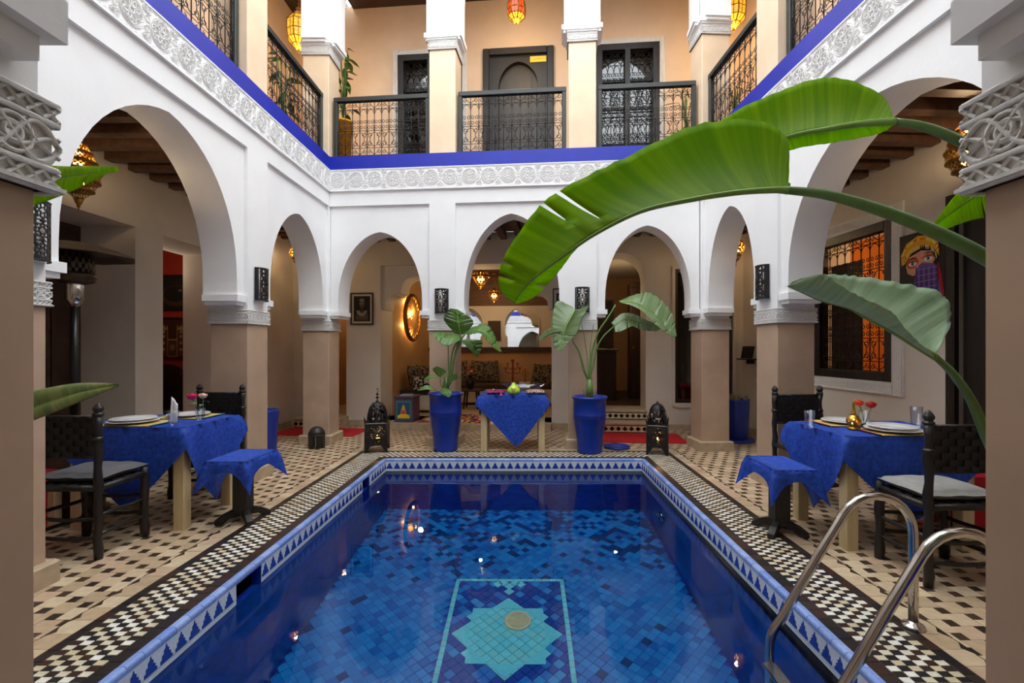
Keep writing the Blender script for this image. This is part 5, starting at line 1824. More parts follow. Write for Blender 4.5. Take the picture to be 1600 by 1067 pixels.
L3m = [(1462, 558, 1.10), (1435, 542, 1.10), (1391, 515, 1.10), (1351, 494, 1.105), (1325, 480, 1.11), (1286, 470, 1.12), (1254, 457, 1.13), (1230, 447, 1.14)]
L3a = [(1466, 548, 1.12), (1485, 503, 1.18), (1473, 460, 1.22), (1400, 441, 1.24), (1340, 432, 1.24), (1300, 429, 1.22), (1262, 432, 1.19), (1238, 440, 1.15)]
L3b = [(1459, 554, 1.08), (1440, 539, 1.07), (1412, 510, 1.05), (1393, 487, 1.03), (1352, 467, 1.02), (1318, 449, 1.02), (1286, 428, 1.05), (1243, 441, 1.12)]
leaf(o, px_set(L3m, RB), px_set(L3a, RB), px_set(L3b, RB), M_LEAFG, rib=.009, n=44, droop=.12, ripple=.015, seed=5)
petiole(o, px_set([(1462, 558, 1.10), (1490, 585, 1.10), (1520, 630, 1.11), (1545, 690, 1.13), (1600, 800, 1.2)], RB) + [Vector((-.06, -.02, .6)), Vector((-.02, 0, .5))], .007, .016)
L4m = [(1600, 265, 1.42), (1560, 285, 1.46), (1510, 315, 1.5), (1462, 352, 1.55)]
L4a = [(1602, 258, 1.42), (1555, 265, 1.46), (1500, 298, 1.5), (1460, 348, 1.55)]
L4b = [(1600, 285, 1.42), (1570, 330, 1.46), (1515, 345, 1.5), (1478, 358, 1.55)]
leaf(o, px_set(L4m, RB), px_set(L4a, RB), px_set(L4b, RB), M_LEAFB, rib=.007, n=30, droop=.08, seed=6, tears_b=[(.52, .1)])
petiole(o, px_set([(1600, 265, 1.42), (1660, 290, 1.40), (1740, 420, 1.38)], RB) + [Vector((.08, .03, .8)), Vector((.03, 0, .5))], .008, .018)
q = MB(); q.tube([(0, 0, .48), (0, 0, .62), (.01, 0, .78)], [.06, .052, .03], 12); q.build('stem', M_PETIOLE, parent=o)

LB = Vector((-1.78, 1.42, 0))
o = thing('banana_plant', 'banana plant at the left edge, only two leaf tips in view', 'plant', LB)
pot(o, .55, .20)
K1m = [(-60, 690, 1.32), (20, 650, 1.28), (110, 618, 1.24), (186, 601, 1.2)]
K1a = [(-60, 670, 1.34), (20, 622, 1.32), (110, 600, 1.28), (184, 599, 1.2)]
K1b = [(-55, 700, 1.28), (25, 668, 1.24), (115, 632, 1.21), (186, 603, 1.2)]
leaf(o, px_set(K1m, LB), px_set(K1a, LB), px_set(K1b, LB), M_LEAFY, rib=.005, n=30, droop=.1, seed=8)
petiole(o, px_set([(-60, 690, 1.32), (-100, 720, 1.35)], LB) + [Vector((.02, 0, .75)), Vector((0, 0, .5))], .006, .014)
K2m = [(-40, 320, 1.36), (40, 292, 1.34), (110, 275, 1.32), (186, 268, 1.30)]
K2a = [(-40, 300, 1.36), (40, 262, 1.36), (110, 260, 1.34), (184, 260, 1.30)]
K2b = [(-40, 345, 1.34), (40, 325, 1.32), (105, 302, 1.31), (160, 276, 1.30)]
leaf(o, px_set(K2m, LB), px_set(K2a, LB), px_set(K2b, LB), M_LEAFB, rib=.005, n=30, droop=.1, seed=9, tears_b=[(.8, .3)])
petiole(o, px_set([(-40, 320, 1.36), (-100, 370, 1.38), (-130, 500, 1.40)], LB) + [Vector((.0, .02, .9)), Vector((0, 0, .5))], .007, .018)
q = MB(); q.tube([(0, 0, .48), (0, 0, .62), (.01, 0, .78)], [.06, .052, .03], 12); q.build('stem', M_PETIOLE, parent=o)

# two potted banana plants at the far end
def zset(lst, base, x0, y0, sc, Y):
    return [P(x0 + a / sc, y0 + b / sc, Y + (c if c else 0)) - base for a, b, c in [(p + (0,))[:3] if len(p) == 2 else p for p in lst]]
PB = Vector((.825, 5.985, 0))
o = thing('potted_banana', 'banana plant with broad grey green leaves in a blue pot, right of the far table', 'plant', PB)
pot(o, .715, .225)
g = lambda l: zset(l, PB, 830, 440, 5.333, 5.965)
leaf(o, g([(365, 235, 0), (335, 290, -.04), (297, 360, -.08), (272, 430, -.10), (258, 500, -.12), (248, 575, -.14)]),
     g([(340, 205, .05), (215, 165, .05), (172, 320, -.02), (185, 420, -.06), (188, 535, -.1), (240, 580, -.14)]),
     g([(400, 228, .05), (478, 200, .08), (420, 325, 0), (380, 430, -.06), (320, 490, -.1), (262, 570, -.14)]), M_LEAFP, rib=.012, n=44, droop=.05, ripple=.03, tears_a=[(.62, .3), (.75, .5), (.88, .4)], tears_b=[(.66, .4), (.8, .35)], seed=11)
leaf(o, g([(255, 410, -.08), (170, 425, -.1), (60, 490, -.12)]), g([(240, 400, -.08), (150, 392, -.1), (56, 470, -.12)]), g([(255, 425, -.08), (150, 450, -.1), (70, 505, -.12)]), M_LEAFP, rib=.006, n=24, ripple=.06, tears_b=[(.6, .4), (.8, .3)], seed=12)
leaf(o, g([(735, 165, 0), (840, 168, -.05), (950, 215, -.1), (1060, 310, -.15), (1130, 400, -.18), (1200, 466, -.2)]),
     g([(740, 160, .05), (850, 112, .08), (985, 90, .05), (1110, 175, 0), (1185, 300, -.1), (1212, 450, -.2)]),
     g([(740, 172, -.05), (850, 205, -.12), (930, 250, -.2), (1020, 345, -.25), (1110, 415, -.25), (1190, 470, -.2)]), M_LEAFP, rib=.011, n=50, droop=.05, ripple=.03, tears_a=[(.32, .15), (.55, .5), (.72, .4), (.85, .5)], tears_b=[(.6, .5), (.8, .4)], seed=13)
leaf(o, g([(690, 372, .1), (760, 318, .1), (840, 318, .1), (920, 345, .1), (1000, 365, .1), (1078, 382, .1)]),
     g([(665, 345, .14), (755, 265, .16), (860, 272, .16), (945, 312, .14), (1015, 340, .12), (1078, 362, .1)]),
     g([(700, 422, .02), (755, 415, .02), (840, 372, .02), (915, 402, .02), (1040, 412, .05), (1080, 388, .1)]), M_LEAFP, rib=.009, n=40, ripple=.05, tears_a=[(.5, .4)], tears_b=[(.3, .3), (.55, .2), (.75, .4)], seed=14)
top = Vector((0, 0, .69))
for pts, r1 in ((((345, 495, -.05), (400, 590, -.03), (440, 740, 0)), .010), (((365, 240, .02), (350, 380, .03), (345, 495, -.05)), .007), (((705, 192, 0), (640, 300, 0), (555, 430, .02), (505, 600, .02), (485, 780, 0)), .009),
                ((690, 372, .1), (600, 460, .07), (545, 560, .05), (515, 700, .02), (490, 800, 0)) and (((690, 372, .1), (600, 460, .07), (545, 560, .05), (515, 700, .02), (490, 800, 0)), .008),
                (((420, 345, .04), (445, 480, .03), (468, 640, .02), (475, 780, 0)), .004), (((520, 355, .04), (500, 480, .03), (488, 640, .02), (480, 780, 0)), .004)):
    e = g(list(pts))
    petiole(o, e + [Vector((.0, 0, .88)), top] if pts[0][0] != 365 else e, r1, r1 * 2.2 if pts[0][0] != 365 else r1)
q = MB(); q.tube([(0, 0, .66), (0, 0, .80), (0, 0, .95)], [.055, .045, .03], 12); q.build('stem', M_PETIOLE, parent=o)
for a in (0, 1.7, 3.3, 4.6):
    q = MB(); q.grid(lambda u, v: ((.055 + .03 * u) * math.cos(a + (v - .5) * (.9 - .7 * u)), (.055 + .03 * u) * math.sin(a + (v - .5) * (.9 - .7 * u)), .66 + (.14 + .03 * math.sin(a)) * u), 6, 4)
    q.build('dry_sheath', M_SHEATH, parent=o)

PA = Vector((-1.03, 6.12, 0))
o = thing('potted_banana', 'bushy banana plant with split dark leaves in a blue pot, left of the far table', 'plant', PA)
pot(o, .745, .225)
g = lambda l: zset(l, PA, 640, 470, 6.275, 6.08)
leaf(o, g([(500, 330, 0), (482, 230, -.04), (466, 82, -.02)]), g([(445, 322, .02), (335, 180, .05), (395, 75, 0)]), g([(545, 330, -.05), (625, 200, -.12), (475, 85, -.02)]), M_LEAFD, rib=.010, n=36, ripple=.04, tears_a=[(.6, .1), (.72, .2), (.85, .3)], tears_b=[(.45, .3), (.6, .25), (.8, .4)], seed=21)
leaf(o, g([(540, 322, -.05), (660, 288, -.1), (760, 330, -.14), (830, 420, -.16), (902, 502, -.16)]), g([(560, 282, 0), (735, 222, 0), (815, 300, -.05), (850, 380, -.1), (900, 492, -.16)]), g([(580, 335, -.12), (690, 318, -.2), (760, 392, -.22), (825, 460, -.2), (892, 505, -.16)]), M_LEAFD, rib=.010, n=40, ripple=.05, tears_a=[(.45, .3), (.62, .3), (.75, .4)], tears_b=[(.5, .4), (.7, .4)], seed=22)
leaf(o, g([(500, 345, 0), (400, 362, -.05), (300, 350, -.08), (232, 318, -.08)]), g([(492, 332, .05), (410, 322, .05), (310, 310, 0), (240, 308, -.06)]), g([(500, 385, -.08), (370, 438, -.15), (280, 400, -.15), (236, 335, -.1)]), M_LEAFD, rib=.008, n=36, ripple=.05, tears_b=[(.6, .3), (.78, .3)], tears_a=[(.5, .4)], seed=23)
leaf(o, g([(520, 385, .1), (605, 418, .12), (665, 545, .12)]), g([(560, 375, .15), (712, 398, .15), (672, 550, .12)]), g([(510, 405, .05), (570, 460, .05), (655, 548, .12)]), M_LEAFD, rib=.007, n=30, ripple=.05, tears_a=[(.6, .3), (.75, .3)], seed=24)
for md, a_, b_ in (([(300, 745, -.06), (292, 690, -.06), (268, 640, -.06)], [(280, 740, -.04), (225, 672, -.04), (262, 642, -.06)], [(310, 745, -.08), (362, 688, -.08), (275, 642, -.06)]),
                   ([(290, 742, -.06), (215, 742, -.08), (138, 778, -.08)], [(288, 735, -.04), (200, 725, -.06), (140, 765, -.08)], [(290, 748, -.08), (215, 758, -.1), (145, 780, -.08)]),
                   ([(245, 865, -.14), (170, 848, -.18), (75, 880, -.2)], [(240, 850, -.12), (165, 826, -.16), (80, 872, -.2)], [(245, 872, -.16), (165, 872, -.2), (80, 885, -.2)]),
                   ([(325, 855, -.10), (365, 890, -.20), (386, 946, -.24)], [(318, 860, -.1), (305, 905, -.2), (380, 946, -.24)], [(335, 850, -.1), (412, 885, -.2), (392, 946, -.24)]),
                   ([(415, 780, -.06), (440, 745, -.07), (462, 710, -.08)], [(412, 775, -.06), (412, 725, -.07), (458, 708, -.08)], [(420, 782, -.06), (465, 762, -.07), (464, 712, -.08)])):
    leaf(o, g(md), g(a_), g(b_), M_LEAFD, rib=.004, n=16, nv=5, seed=25)
top = Vector((0, 0, .72))
for pts, r1 in ((((500, 335, 0), (470, 430, 0), (430, 600, 0), (405, 760, 0)), .009), (((545, 325, -.05), (500, 390, -.03), (440, 560, -.02), (410, 740, 0)), .010), (((505, 345, 0), (430, 470, 0), (400, 640, 0), (395, 780, 0)), .008),
                (((520, 385, .1), (470, 480, .06), (425, 620, .03), (405, 780, 0)), .008), (((378, 415, .02), (380, 600, .02), (385, 780, 0)), .006), (((300, 745, -.06), (305, 820, -.04), (340, 870, -.02)), .004), (((330, 745, -.04), (350, 790, -.02), (368, 850, 0)), .004), (((245, 865, -.14), (270, 890, -.08), (310, 880, -.03)), .004), (((582, 712, -.1), (500, 745, -.06), (420, 780, -.02)), .003)):
    petiole(o, g(list(pts)) + [top + Vector((.0, 0, .05)), top - Vector((0, 0, .03))], r1, r1 * 1.8)
q = MB(); q.tube([(0, 0, .68), (0, 0, .82), (.01, 0, .96)], [.05, .042, .025], 12); q.build('stem', M_PETIOLE, parent=o)

# side pots and saucer
o = thing('blue_pot', 'narrow blue pot with pale cactus behind the back right pillar', 'pot', (3.02, 6.72, 0))
q = MB(); q.lathe([(0, 0), (.24, 0), (.25, .02), (.24, .035), (0, .035)], 30); q.build('saucer', M_POT, parent=o)
q = MB(); q.lathe([(.15, .036), (.16, .05), (.165, .25), (.175, .45), (.18, .58), (.178, .60), (.16, .60), (.155, .55), (0, .54)], 34); q.build('pot', M_POT, parent=o)
q = MB()
for i in range(9):
    a, r_ = i * 2.4, .03 + .012 * i
    x, y = r_ * math.cos(a), r_ * math.sin(a)
    q.tube([(x, y, .54), (x * 1.25, y * 1.25, .60), (x * 1.5 + .01, y * 1.4, .645 + .03 * math.sin(i * 2))], [.022, .024, .012], 7)
q.build('cactus', mat('dry_cactus', C(150, 132, 84), .8, var=.2, scale=30), parent=o)
o = thing('blue_pot', 'slim blue pot in the left gallery, behind the second pillar', 'pot', (-3.36, 6.08, 0))
q = MB(); q.lathe([(0, 0), (.135, 0), (.14, .02), (.145, .25), (.165, .45), (.168, .50), (.175, .525), (.155, .53), (.15, .48), (0, .47)], 34); q.build('pot', M_POT, parent=o)
q = MB(); q.lathe([(0, 0), (.15, 0), (.17, .012), (.175, .03), (.165, .028), (.15, .012), (0, .010)], 36)
tag(q.build('pot_saucer', M_POT, loc=(1.22, 6.24, 0)), 'empty blue saucer lying on the floor by the right blue pot', 'saucer')

# leafy plants of the upper gallery
def bushy(loc, h, r, n, label, seed, potr=.14, poth=.35, potm=None, long=False):
    o = thing('potted_plant', label, 'plant', loc, 0)
    rr = random.Random(seed)
    q = MB(); q.lathe([(0, 0), (potr * .75, 0), (potr, poth), (potr * 1.08, poth), (potr * 1.08, poth + .03), (potr * .9, poth + .03), (potr * .85, poth - .03), (0, poth - .03)], 24)
    q.build('pot', potm or M_TERRA, parent=o)
    q = MB()
    lf = MB()
    for i in range(n):
        a = rr.uniform(0, 2 * PI)
        z = poth + (h - poth) * (.15 + .85 * (i + 1) / n)
        rad = r * rr.uniform(.35, 1)
        tip = Vector((rad * math.cos(a), rad * math.sin(a), z))
        q.tube([(0, 0, poth - .03), (tip.x * .25, tip.y * .25, poth + (z - poth) * .55), tip], .005, 4)
        Lf, Wf = (rr.uniform(.22, .32), .025) if long else (rr.uniform(.13, .19), rr.uniform(.07, .10))
        ta = a + rr.uniform(-.5, .5)
        dn = rr.uniform(-.5, .4)
        d = Vector((math.cos(ta), math.sin(ta), dn)).normalized()
        sd = d.cross(Vector((0, 0, 1))).normalized()
        lf.grid(lambda u, v: tip + d * Lf * u + sd * (v - .5) * Wf * math.sin(PI * min(1, .06 + u * .97)) - Vector((0, 0, .06 * u * u)), 6, 2)
    q.build('stem', M_STEM, parent=o)
    l = lf.build('foliage', M_GREEN, parent=o)
M_TERRA = mat('terracotta', C(176, 96, 52), .8, var=.15, scale=12)
M_GREEN = mat('green_foliage', C(66, 104, 40), .45, var=.3, scale=14)
M_YPOT = mat('lit_wall_ochre', C(224, 160, 30), .6, var=.1, scale=8)  # tone of an orange-lit wall strip, put on an added planter
bushy((-2.78, 7.22, Z_UP), 1.95, .14, 34, 'leafy climbing plant in an added planter coloured like an orange-lit wall, back left corner upstairs', 3, .13, .80, M_YPOT)
bushy((-3.45, 6.70, Z_UP), 1.55, .12, 24, 'leafy green plant in a terracotta pot behind the left balcony railing', 5, .15, .5)
bushy((2.42, 7.05, Z_UP), 1.3, .12, 22, 'spiky plant by the right upper window', 7, .14, .5, None, True)
bushy((3.02, 6.75, Z_UP), 1.2, .10, 26, 'leafy plant behind the right balcony railing', 9, .15, .4, None, True)

# ------------------------------------------------------------------ salon
def bk(s, d, z=0): return at(F_B, s, d, z)
RB_ = math.radians(-5.0)
# mirrors with horseshoe arch tops, carved panel between, wooden rail
def mirror(s, w, label):
    o = thing('arched_mirror', label, 'mirror', group='arched mirrors of the salon')
    o.matrix_world = F_B @ Matrix.Translation((s, 4.352, 1.345)) @ Matrix.Rotation(math.radians(4), 4, 'Z') @ Matrix.Rotation(math.radians(-3), 4, 'X')
    h, n = .90, 22
    pts = []
    r = w / 2
    zc = h - r * .98
    pts.append((-r * .86, 0)); pts.append((-r * .86, zc * .42)); pts.append((-r * .97, zc * .55))
    for k in range(n + 1):
        a = PI - PI * k / n
        pts.append((r * math.cos(a), zc + r * .98 * math.sin(a)))
    pts += [(r * .97, zc * .55), (r * .86, zc * .42), (r * .86, 0)]
    q = MB(); q.prism(pts, -.012, -.002, 'y'); q.build('mirror_glass', M_MIRROR, parent=o)
    q = MB(); q.tube([(p[0] * 1.015, -.014, p[1]) for p in pts], .012, 6); q.build('mirror_surround', M_CARVE, parent=o)
mirror(.98, .78, 'left arched mirror over the salon sofa')
mirror(2.27, .78, 'right arched mirror over the salon sofa')
m = MB(); m.box(.10, 3.06, 4.395, 4.43, 2.28, 2.92); struct(m.build('trim_9', M_BROWN, M=F_B), 'brown painted frieze above the salon mirrors')
m = MB(); m.cham(.10, 3.06, 4.33, 4.42, 1.24, 1.34, .012); struct(m.build('trim_10', M_DBROWN, M=F_B), 'dark wooden rail below the salon mirrors')
m = MB(); m.box(.10, 3.06, 4.405, 4.421, 1.34, 2.28); struct(m.build('trim_11', M_BEIGE, M=F_B), 'pale plaster wall around the salon mirrors')
o = thing('wood_carving', 'reddish carved wooden panel hanging between the two mirrors', 'panel')
o.matrix_world = F_B @ Matrix.Translation((1.63, 4.40, 1.50))
q = MB(); q.cham(-.135, .135, -.02, 0, 0, .43, .006); q.build('board', M_PANELD, parent=o)
q = MB()
for x0, x1, z0, z1 in ((-.145, .145, -.01, .012), (-.145, .145, .418, .44), (-.145, -.125, 0, .43), (.125, .145, 0, .43)): q.cham(x0, x1, -.028, 0, z0, z1, .004)
q.build('frame', M_DBROWN, parent=o)

# L shaped sofa
o = thing('corner_sofa', 'low corner sofa with white wooden base along the salon walls', 'sofa', bk(1.6, 4.05, .1), RB_)
q = MB(); q.box(-1.48, 1.44, -.36, .35, .05, .33); q.box(-1.48, -.78, -1.62, -.36, .05, .33)
q.box(-1.5, 1.46, -.375, -.35, .23, .345); q.box(-.795, -.765, -1.64, -.37, .05, .345); q.build('base', M_CREAMW, parent=o)
q = MB()
for x in (-.62, -.1, .42, .94):
    q.box(x, x + .40, -.384, -.37, .07, .21)
for y in (-1.55, -1.14, -.75):
    q.box(-.762, -.756, y, y + .30, .08, .30)
q.box(-1.42, -.86, -1.645, -1.62, .08, .30)
q.build('base_panel', M_CREAMW, parent=o)
q = MB(); q.cham(-1.48, 1.44, -.37, .35, .335, .45, .03); q.cham(-1.48, -.77, -1.62, -.37, .335, .45, .03); q.build('mattress', M_SEATM, parent=o)
def sofa_cushion(s, d, z, w, h, rz, tilt, mt, label, cat='cushion', grp='patterned cushions on the salon sofa'):
    q = MB()
    for sg in (1, -1):
        q.grid(lambda u, v, sg=sg: ((u * 2 - 1) * w / 2, sg * .07 * max(0, (1 - (2 * u - 1) ** 4) * (1 - (2 * v - 1) ** 4)) ** .5, (v - .5) * h + .02 * (abs(2 * u - 1) ** 3) * (2 * v - 1)), 14, 12)
    o = q.build('cushion', mt)
    o.matrix_world = F_B @ Matrix.Translation((s, d, z)) @ Matrix.Rotation(rz, 4, 'Z') @ Matrix.Rotation(tilt, 4, 'X')
    o.modifiers.new('weld', 'WELD').merge_threshold = .001
    tag(o, label, cat, grp)
zs = .1 + .46
sofa_cushion(.78, 4.22, zs + .24, .50, .46, 0, -.18, M_FABRIC, 'dark patterned cushion behind the vase of red flowers')
sofa_cushion(1.43, 4.22, zs + .24, .62, .46, .05, -.18, M_FABRIC, 'wide patterned back cushion left of the candelabra')
sofa_cushion(2.72, 4.12, zs + .20, .44, .40, -.4, -.3, M_FABRIC, 'patterned cushion at the right end of the sofa')
sofa_cushion(.32, 2.74, zs + .20, .42, .42, PI / 2 - .25, -.2, M_FABRIC, 'left of two dark patterned cushions under the round lamp')
sofa_cushion(.42, 3.15, zs + .20, .42, .42, PI / 2 - .9, -.25, M_FABRIC, 'right of two dark patterned cushions under the round lamp')
sofa_cushion(.62, 2.40, zs + .10, .46, .24, .05, -.1, M_FLORAL, 'cushion with black flowers on cream, at the sofa end', grp='floral cushions')

# round pierced brass wall lamp
o = thing('round_wall_lamp', 'large round pierced brass wall lamp glowing on the salon side wall', 'lamp')
o.matrix_world = F_B @ Matrix.Translation((.10, 2.98, 1.93)) @ Matrix.Rotation(PI / 2, 4, 'Y')
q = MB(); q.lathe([(0, .125), (.10, .128), (.20, .122), (.30, .112), (.40, .098)], 64, hole=lambda i, k: i > 0 and (k + 2 * i) % 3 == 0); q.build('pierced_disc', M_BRASS, parent=o)
q = MB(); q.tube([(.44 * math.cos(2 * PI * k / 40), .44 * math.sin(2 * PI * k / 40), .09) for k in range(40)], .045, 8, closed=True); q.build('rim', M_GOLD, parent=o)
q = MB(); q.lathe([(.0, .005), (.03, .02), (.03, .06), (0, .08)], 12); q.build('bulb', M_BULB, parent=o)
for k in range(4):
    a = k * PI / 2 + .5
    light('lamp_light', (.34 * math.cos(a), .34 * math.sin(a), .04), 3.0, (1, .58, .16), .03, o)
light('lamp_light', (-.1, .0, .25), 5.0, (1, .66, .3), .05, o)

# painted chest with books
c0 = bk(.60, 1.46, .1)
o = thing('painted_chest', 'violet chest with a painted yellow bouquet panel, left in the salon', 'chest', c0, RB_)
q = MB(); q.cham(-.16, .16, -.17, .17, .0, .40, .008); q.build('body', M_VIOLET, parent=o)
q = MB(); q.cham(-.175, .175, -.185, .185, .40, .43, .008); q.build('lid', M_VIOLET, parent=o)
q = MB(); q.box(-.135, .135, -.176, -.168, .04, .36); q.build('blue_panel', mat('teal_panel', C(44, 104, 132), .6), parent=o)
q = MB()
q.col = C(96, 140, 150); q.box(-.115, .115, -.180, -.175, .06, .34)
q.col = C(40, 84, 116); q.box(-.105, .105, -.182, -.179, .07, .33)
q.col = C(236, 196, 40); q.prism([(-.10, .07), (.10, .07), (.10, .12), (.03, .15), (-.05, .14), (-.10, .11)], -.185, -.181, 'y')
q.col = C(206, 120, 90); q.prism([(-.05, .14), (.05, .14), (.045, .20), (0, .24), (-.045, .20)], -.187, -.183, 'y')
q.col = C(214, 180, 70); q.prism([(-.035, .21), (.035, .21), (.02, .26), (0, .30), (-.02, .26)], -.189, -.185, 'y')
q.col = C(190, 60, 70); q.prism([(-.03, .15), (.03, .15), (.02, .18), (-.02, .18)], -.190, -.186, 'y')
q.build('painted_bouquet', M_MATTE, parent=o)
q = MB(); q.box(-.02, .02, .1, .12, .42, .422)
q = MB(); q.cham(-.10, .10, -.07, .07, 0, .016, .002)
t = tag(q.build('book', mat('pale_blue_cover', C(150, 176, 196), .5), loc=c0 + Vector((.01, -.06, .431))), 'pale blue book on the painted chest', 'book')
q = MB(); q.cham(-.09, .09, -.06, .06, 0, .018, .002)
t = tag(q.build('book', mat('dark_cover', C(70, 56, 50), .5), loc=c0 + Vector((-.02, .10, .431))), 'small dark book at the back of the painted chest', 'book')

# low table with flower vase, candelabra on a white stool
o = thing('salon_table', 'low dark wooden table in the salon', 'table', bk(1.36, 3.15, .1), RB_)
q = MB(); q.lathe([(0, .36), (.26, .36), (.28, .375), (.27, .39), (0, .39)], 30); q.build('top', M_DBROWN, parent=o)
for k in range(4):
    a = k * PI / 2 + PI / 4
    q = MB(); q.tube([(.2 * math.cos(a), .2 * math.sin(a), 0), (.16 * math.cos(a), .16 * math.sin(a), .36)], .02, 8); q.build('leg', M_DBROWN, parent=o)
vp = bk(1.33, 3.12, .49)
o = thing('flower_vase', 'dark vase of small red flowers on the salon table', 'vase', vp)
q = MB(); q.lathe([(0, 0), (.06, 0), (.05, .02), (.085, .09), (.09, .15), (.05, .22), (.04, .26), (.055, .285), (.04, .285), (0, .26)], 22); q.build('body', M_BLACKP, parent=o)
rr = random.Random(4)
for i in range(9):
    a, r_ = i * 2.4, .03 + .008 * i
    hd = Vector((r_ * math.cos(a), r_ * math.sin(a), .36 + .05 * math.sin(i)))
    q = MB(); q.tube([(0, 0, .26), hd], .003, 4); st_ = q.build('stem', M_STEM, parent=o)
    q = MB(); q.lathe([(0, -.02), (.022, -.008), (.024, .008), (0, .02)], 8, c=hd); q.build('blossom', mat_red_small if i % 3 else M_CREAMF, parent=st_)
so = bk(2.42, 3.30, .1)
o = thing('white_stool', 'small white wooden stool at the right of the salon', 'stool', so, RB_)
q = MB(); q.cham(-.11, .11, -.11, .11, .50, .53, .006); q.box(-.10, .10, -.10, .10, .38, .50); q.build('top', M_CREAMW, parent=o)
for sx in (-1, 1):
    for sy in (-1, 1):
        q = MB(); q.cham(sx * .085 - .018, sx * .085 + .018, sy * .085 - .018, sy * .085 + .018, 0, .39, .003); q.build('leg', M_CREAMW, parent=o)
def candelabra(loc, h, label):
    o = thing('candelabra', label, 'candelabra', loc, RB_, 'reddish turned candle holders')
    s = h / .5
    q = MB(); q.lathe([(0, 0), (.07 * s, 0), (.06 * s, .02 * s), (.02 * s, .05 * s), (.018 * s, .12 * s), (.03 * s, .14 * s), (.018 * s, .16 * s), (.018 * s, .30 * s), (.03 * s, .33 * s), (.016 * s, .36 * s), (.016 * s, .44 * s), (.035 * s, .46 * s), (.03 * s, .50 * s), (0, .50 * s)], 14)
    q.build('column', M_RWOOD, parent=o)
    for sx in (-1, 1):
        for z, w_ in ((.26, .13), (.34, .09)):
            q = MB(); q.tube([(0, 0, z * s), (sx * w_ * .6 * s, 0, (z - .03) * s), (sx * w_ * s, 0, z * s), (sx * w_ * s, 0, (z + .07) * s)], .009 * s, 6)
            q.lathe([(.01 * s, .06 * s), (.026 * s, .07 * s), (.022 * s, .09 * s), (0, .09 * s)], 10, c=(sx * w_ * s, 0, z * s)); q.build('arm', M_RWOOD, parent=o)
o_ = so + Vector((-.25, .18, 0))
t = thing('side_table', 'narrow dark stand under the tall candelabra', 'table', o_, RB_)
q = MB(); q.cham(-.12, .12, -.12, .12, .40, .43, .005); q.build('top', M_DBROWN, parent=t)
q = MB(); q.lathe([(0, 0), (.10, 0), (.09, .02), (.025, .04), (.025, .40)], 16); q.build('stem', M_DBROWN, parent=t)
candelabra(o_ + Vector((0, 0, .43)), .56, 'tall reddish candelabra in the salon')
candelabra(so + Vector((.01, .02, .53)), .26, 'short reddish candle holder on the white stool')

# bright rag rug on the salon step
o = thing('rag_rug', 'bright multicoloured rag rug on the salon step', 'rug', bk(1.56, 1.9, .102), RB_)
cols = [C(190, 40, 40), C(226, 220, 206), C(40, 60, 130), C(206, 110, 40), C(60, 110, 70), C(40, 36, 36), C(212, 170, 60), C(150, 60, 110)]
rr = random.Random(9)
for i in range(14):
    q = MB()
    for j in range(28):
        q.col = rr.choice(cols)
        x0 = -.74 + 1.48 * j / 28
        y0 = -.6 + .9 * i / 14
        q.cham(x0, x0 + .051, y0, y0 + .062, 0, .010 + rr.uniform(0, .006), .004)
    q.build('woven_strip', M_MATTE, parent=o)
# red carpets before the steps
def carpet(s0, s1, d0, d1, label):
    q = MB(); q.cham(-(s1 - s0) / 2, (s1 - s0) / 2, -(d1 - d0) / 2, (d1 - d0) / 2, 0, .012, .004)
    o = q.build('red_carpet', M_REDC); o.matrix_world = F_B @ Matrix.Translation(((s0 + s1) / 2, (d0 + d1) / 2, .0015))
    tag(o, label, 'carpet', 'red carpets before the steps')
carpet(-1.22, .08, .52, 1.18, 'red carpet before the steps on the left')
carpet(3.50, 4.95, .42, 1.15, 'red carpet before the two tiled steps on the right')

# kilim covered stand by the salon opening
o = thing('covered_stand', 'stand under a striped dark cloth right of the far table', 'stand', bk(2.72, 1.75, .1), RB_)
q = MB(); q.cham(-.13, .13, -.2, .2, 0, .52, .02); q.build('striped_cloth', M_FABRIC, parent=o)
q = MB()
for i in range(5): q.cham(-.135, .135, -.205 + .085 * i, -.175 + .085 * i, .03, .524, .004)
q.build('cloth_stripe', FR2, parent=o)

# pictures
def frame_pic(M, w, h, label, cat, mount, border, art, name='framed_picture', fm=None):
    o = thing(name, label, cat)
    o.matrix_world = M
    q = MB()
    for x0, x1, z0, z1 in ((-w / 2, w / 2, h / 2 - border, h / 2), (-w / 2, w / 2, -h / 2, -h / 2 + border), (-w / 2, -w / 2 + border, -h / 2 + border, h / 2 - border), (w / 2 - border, w / 2, -h / 2 + border, h / 2 - border)):
        q.cham(x0, x1, -.025, .0, z0, z1, .003)
    q.build('frame', fm or M_FRAMEB, parent=o)
    q = MB(); art(q); q.build('picture_print', M_MATTE, parent=o)
    return o
def disc(q, x, z, rx, rz, y, col, n=18, a0=0, a1=2 * PI):
    q.col = col
    q.prism([(x + rx * math.cos(a0 + (a1 - a0) * k / n), z + rz * math.sin(a0 + (a1 - a0) * k / n)) for k in range(n if a1 - a0 > 6.2 else n + 1)], y, y + .001, 'y')
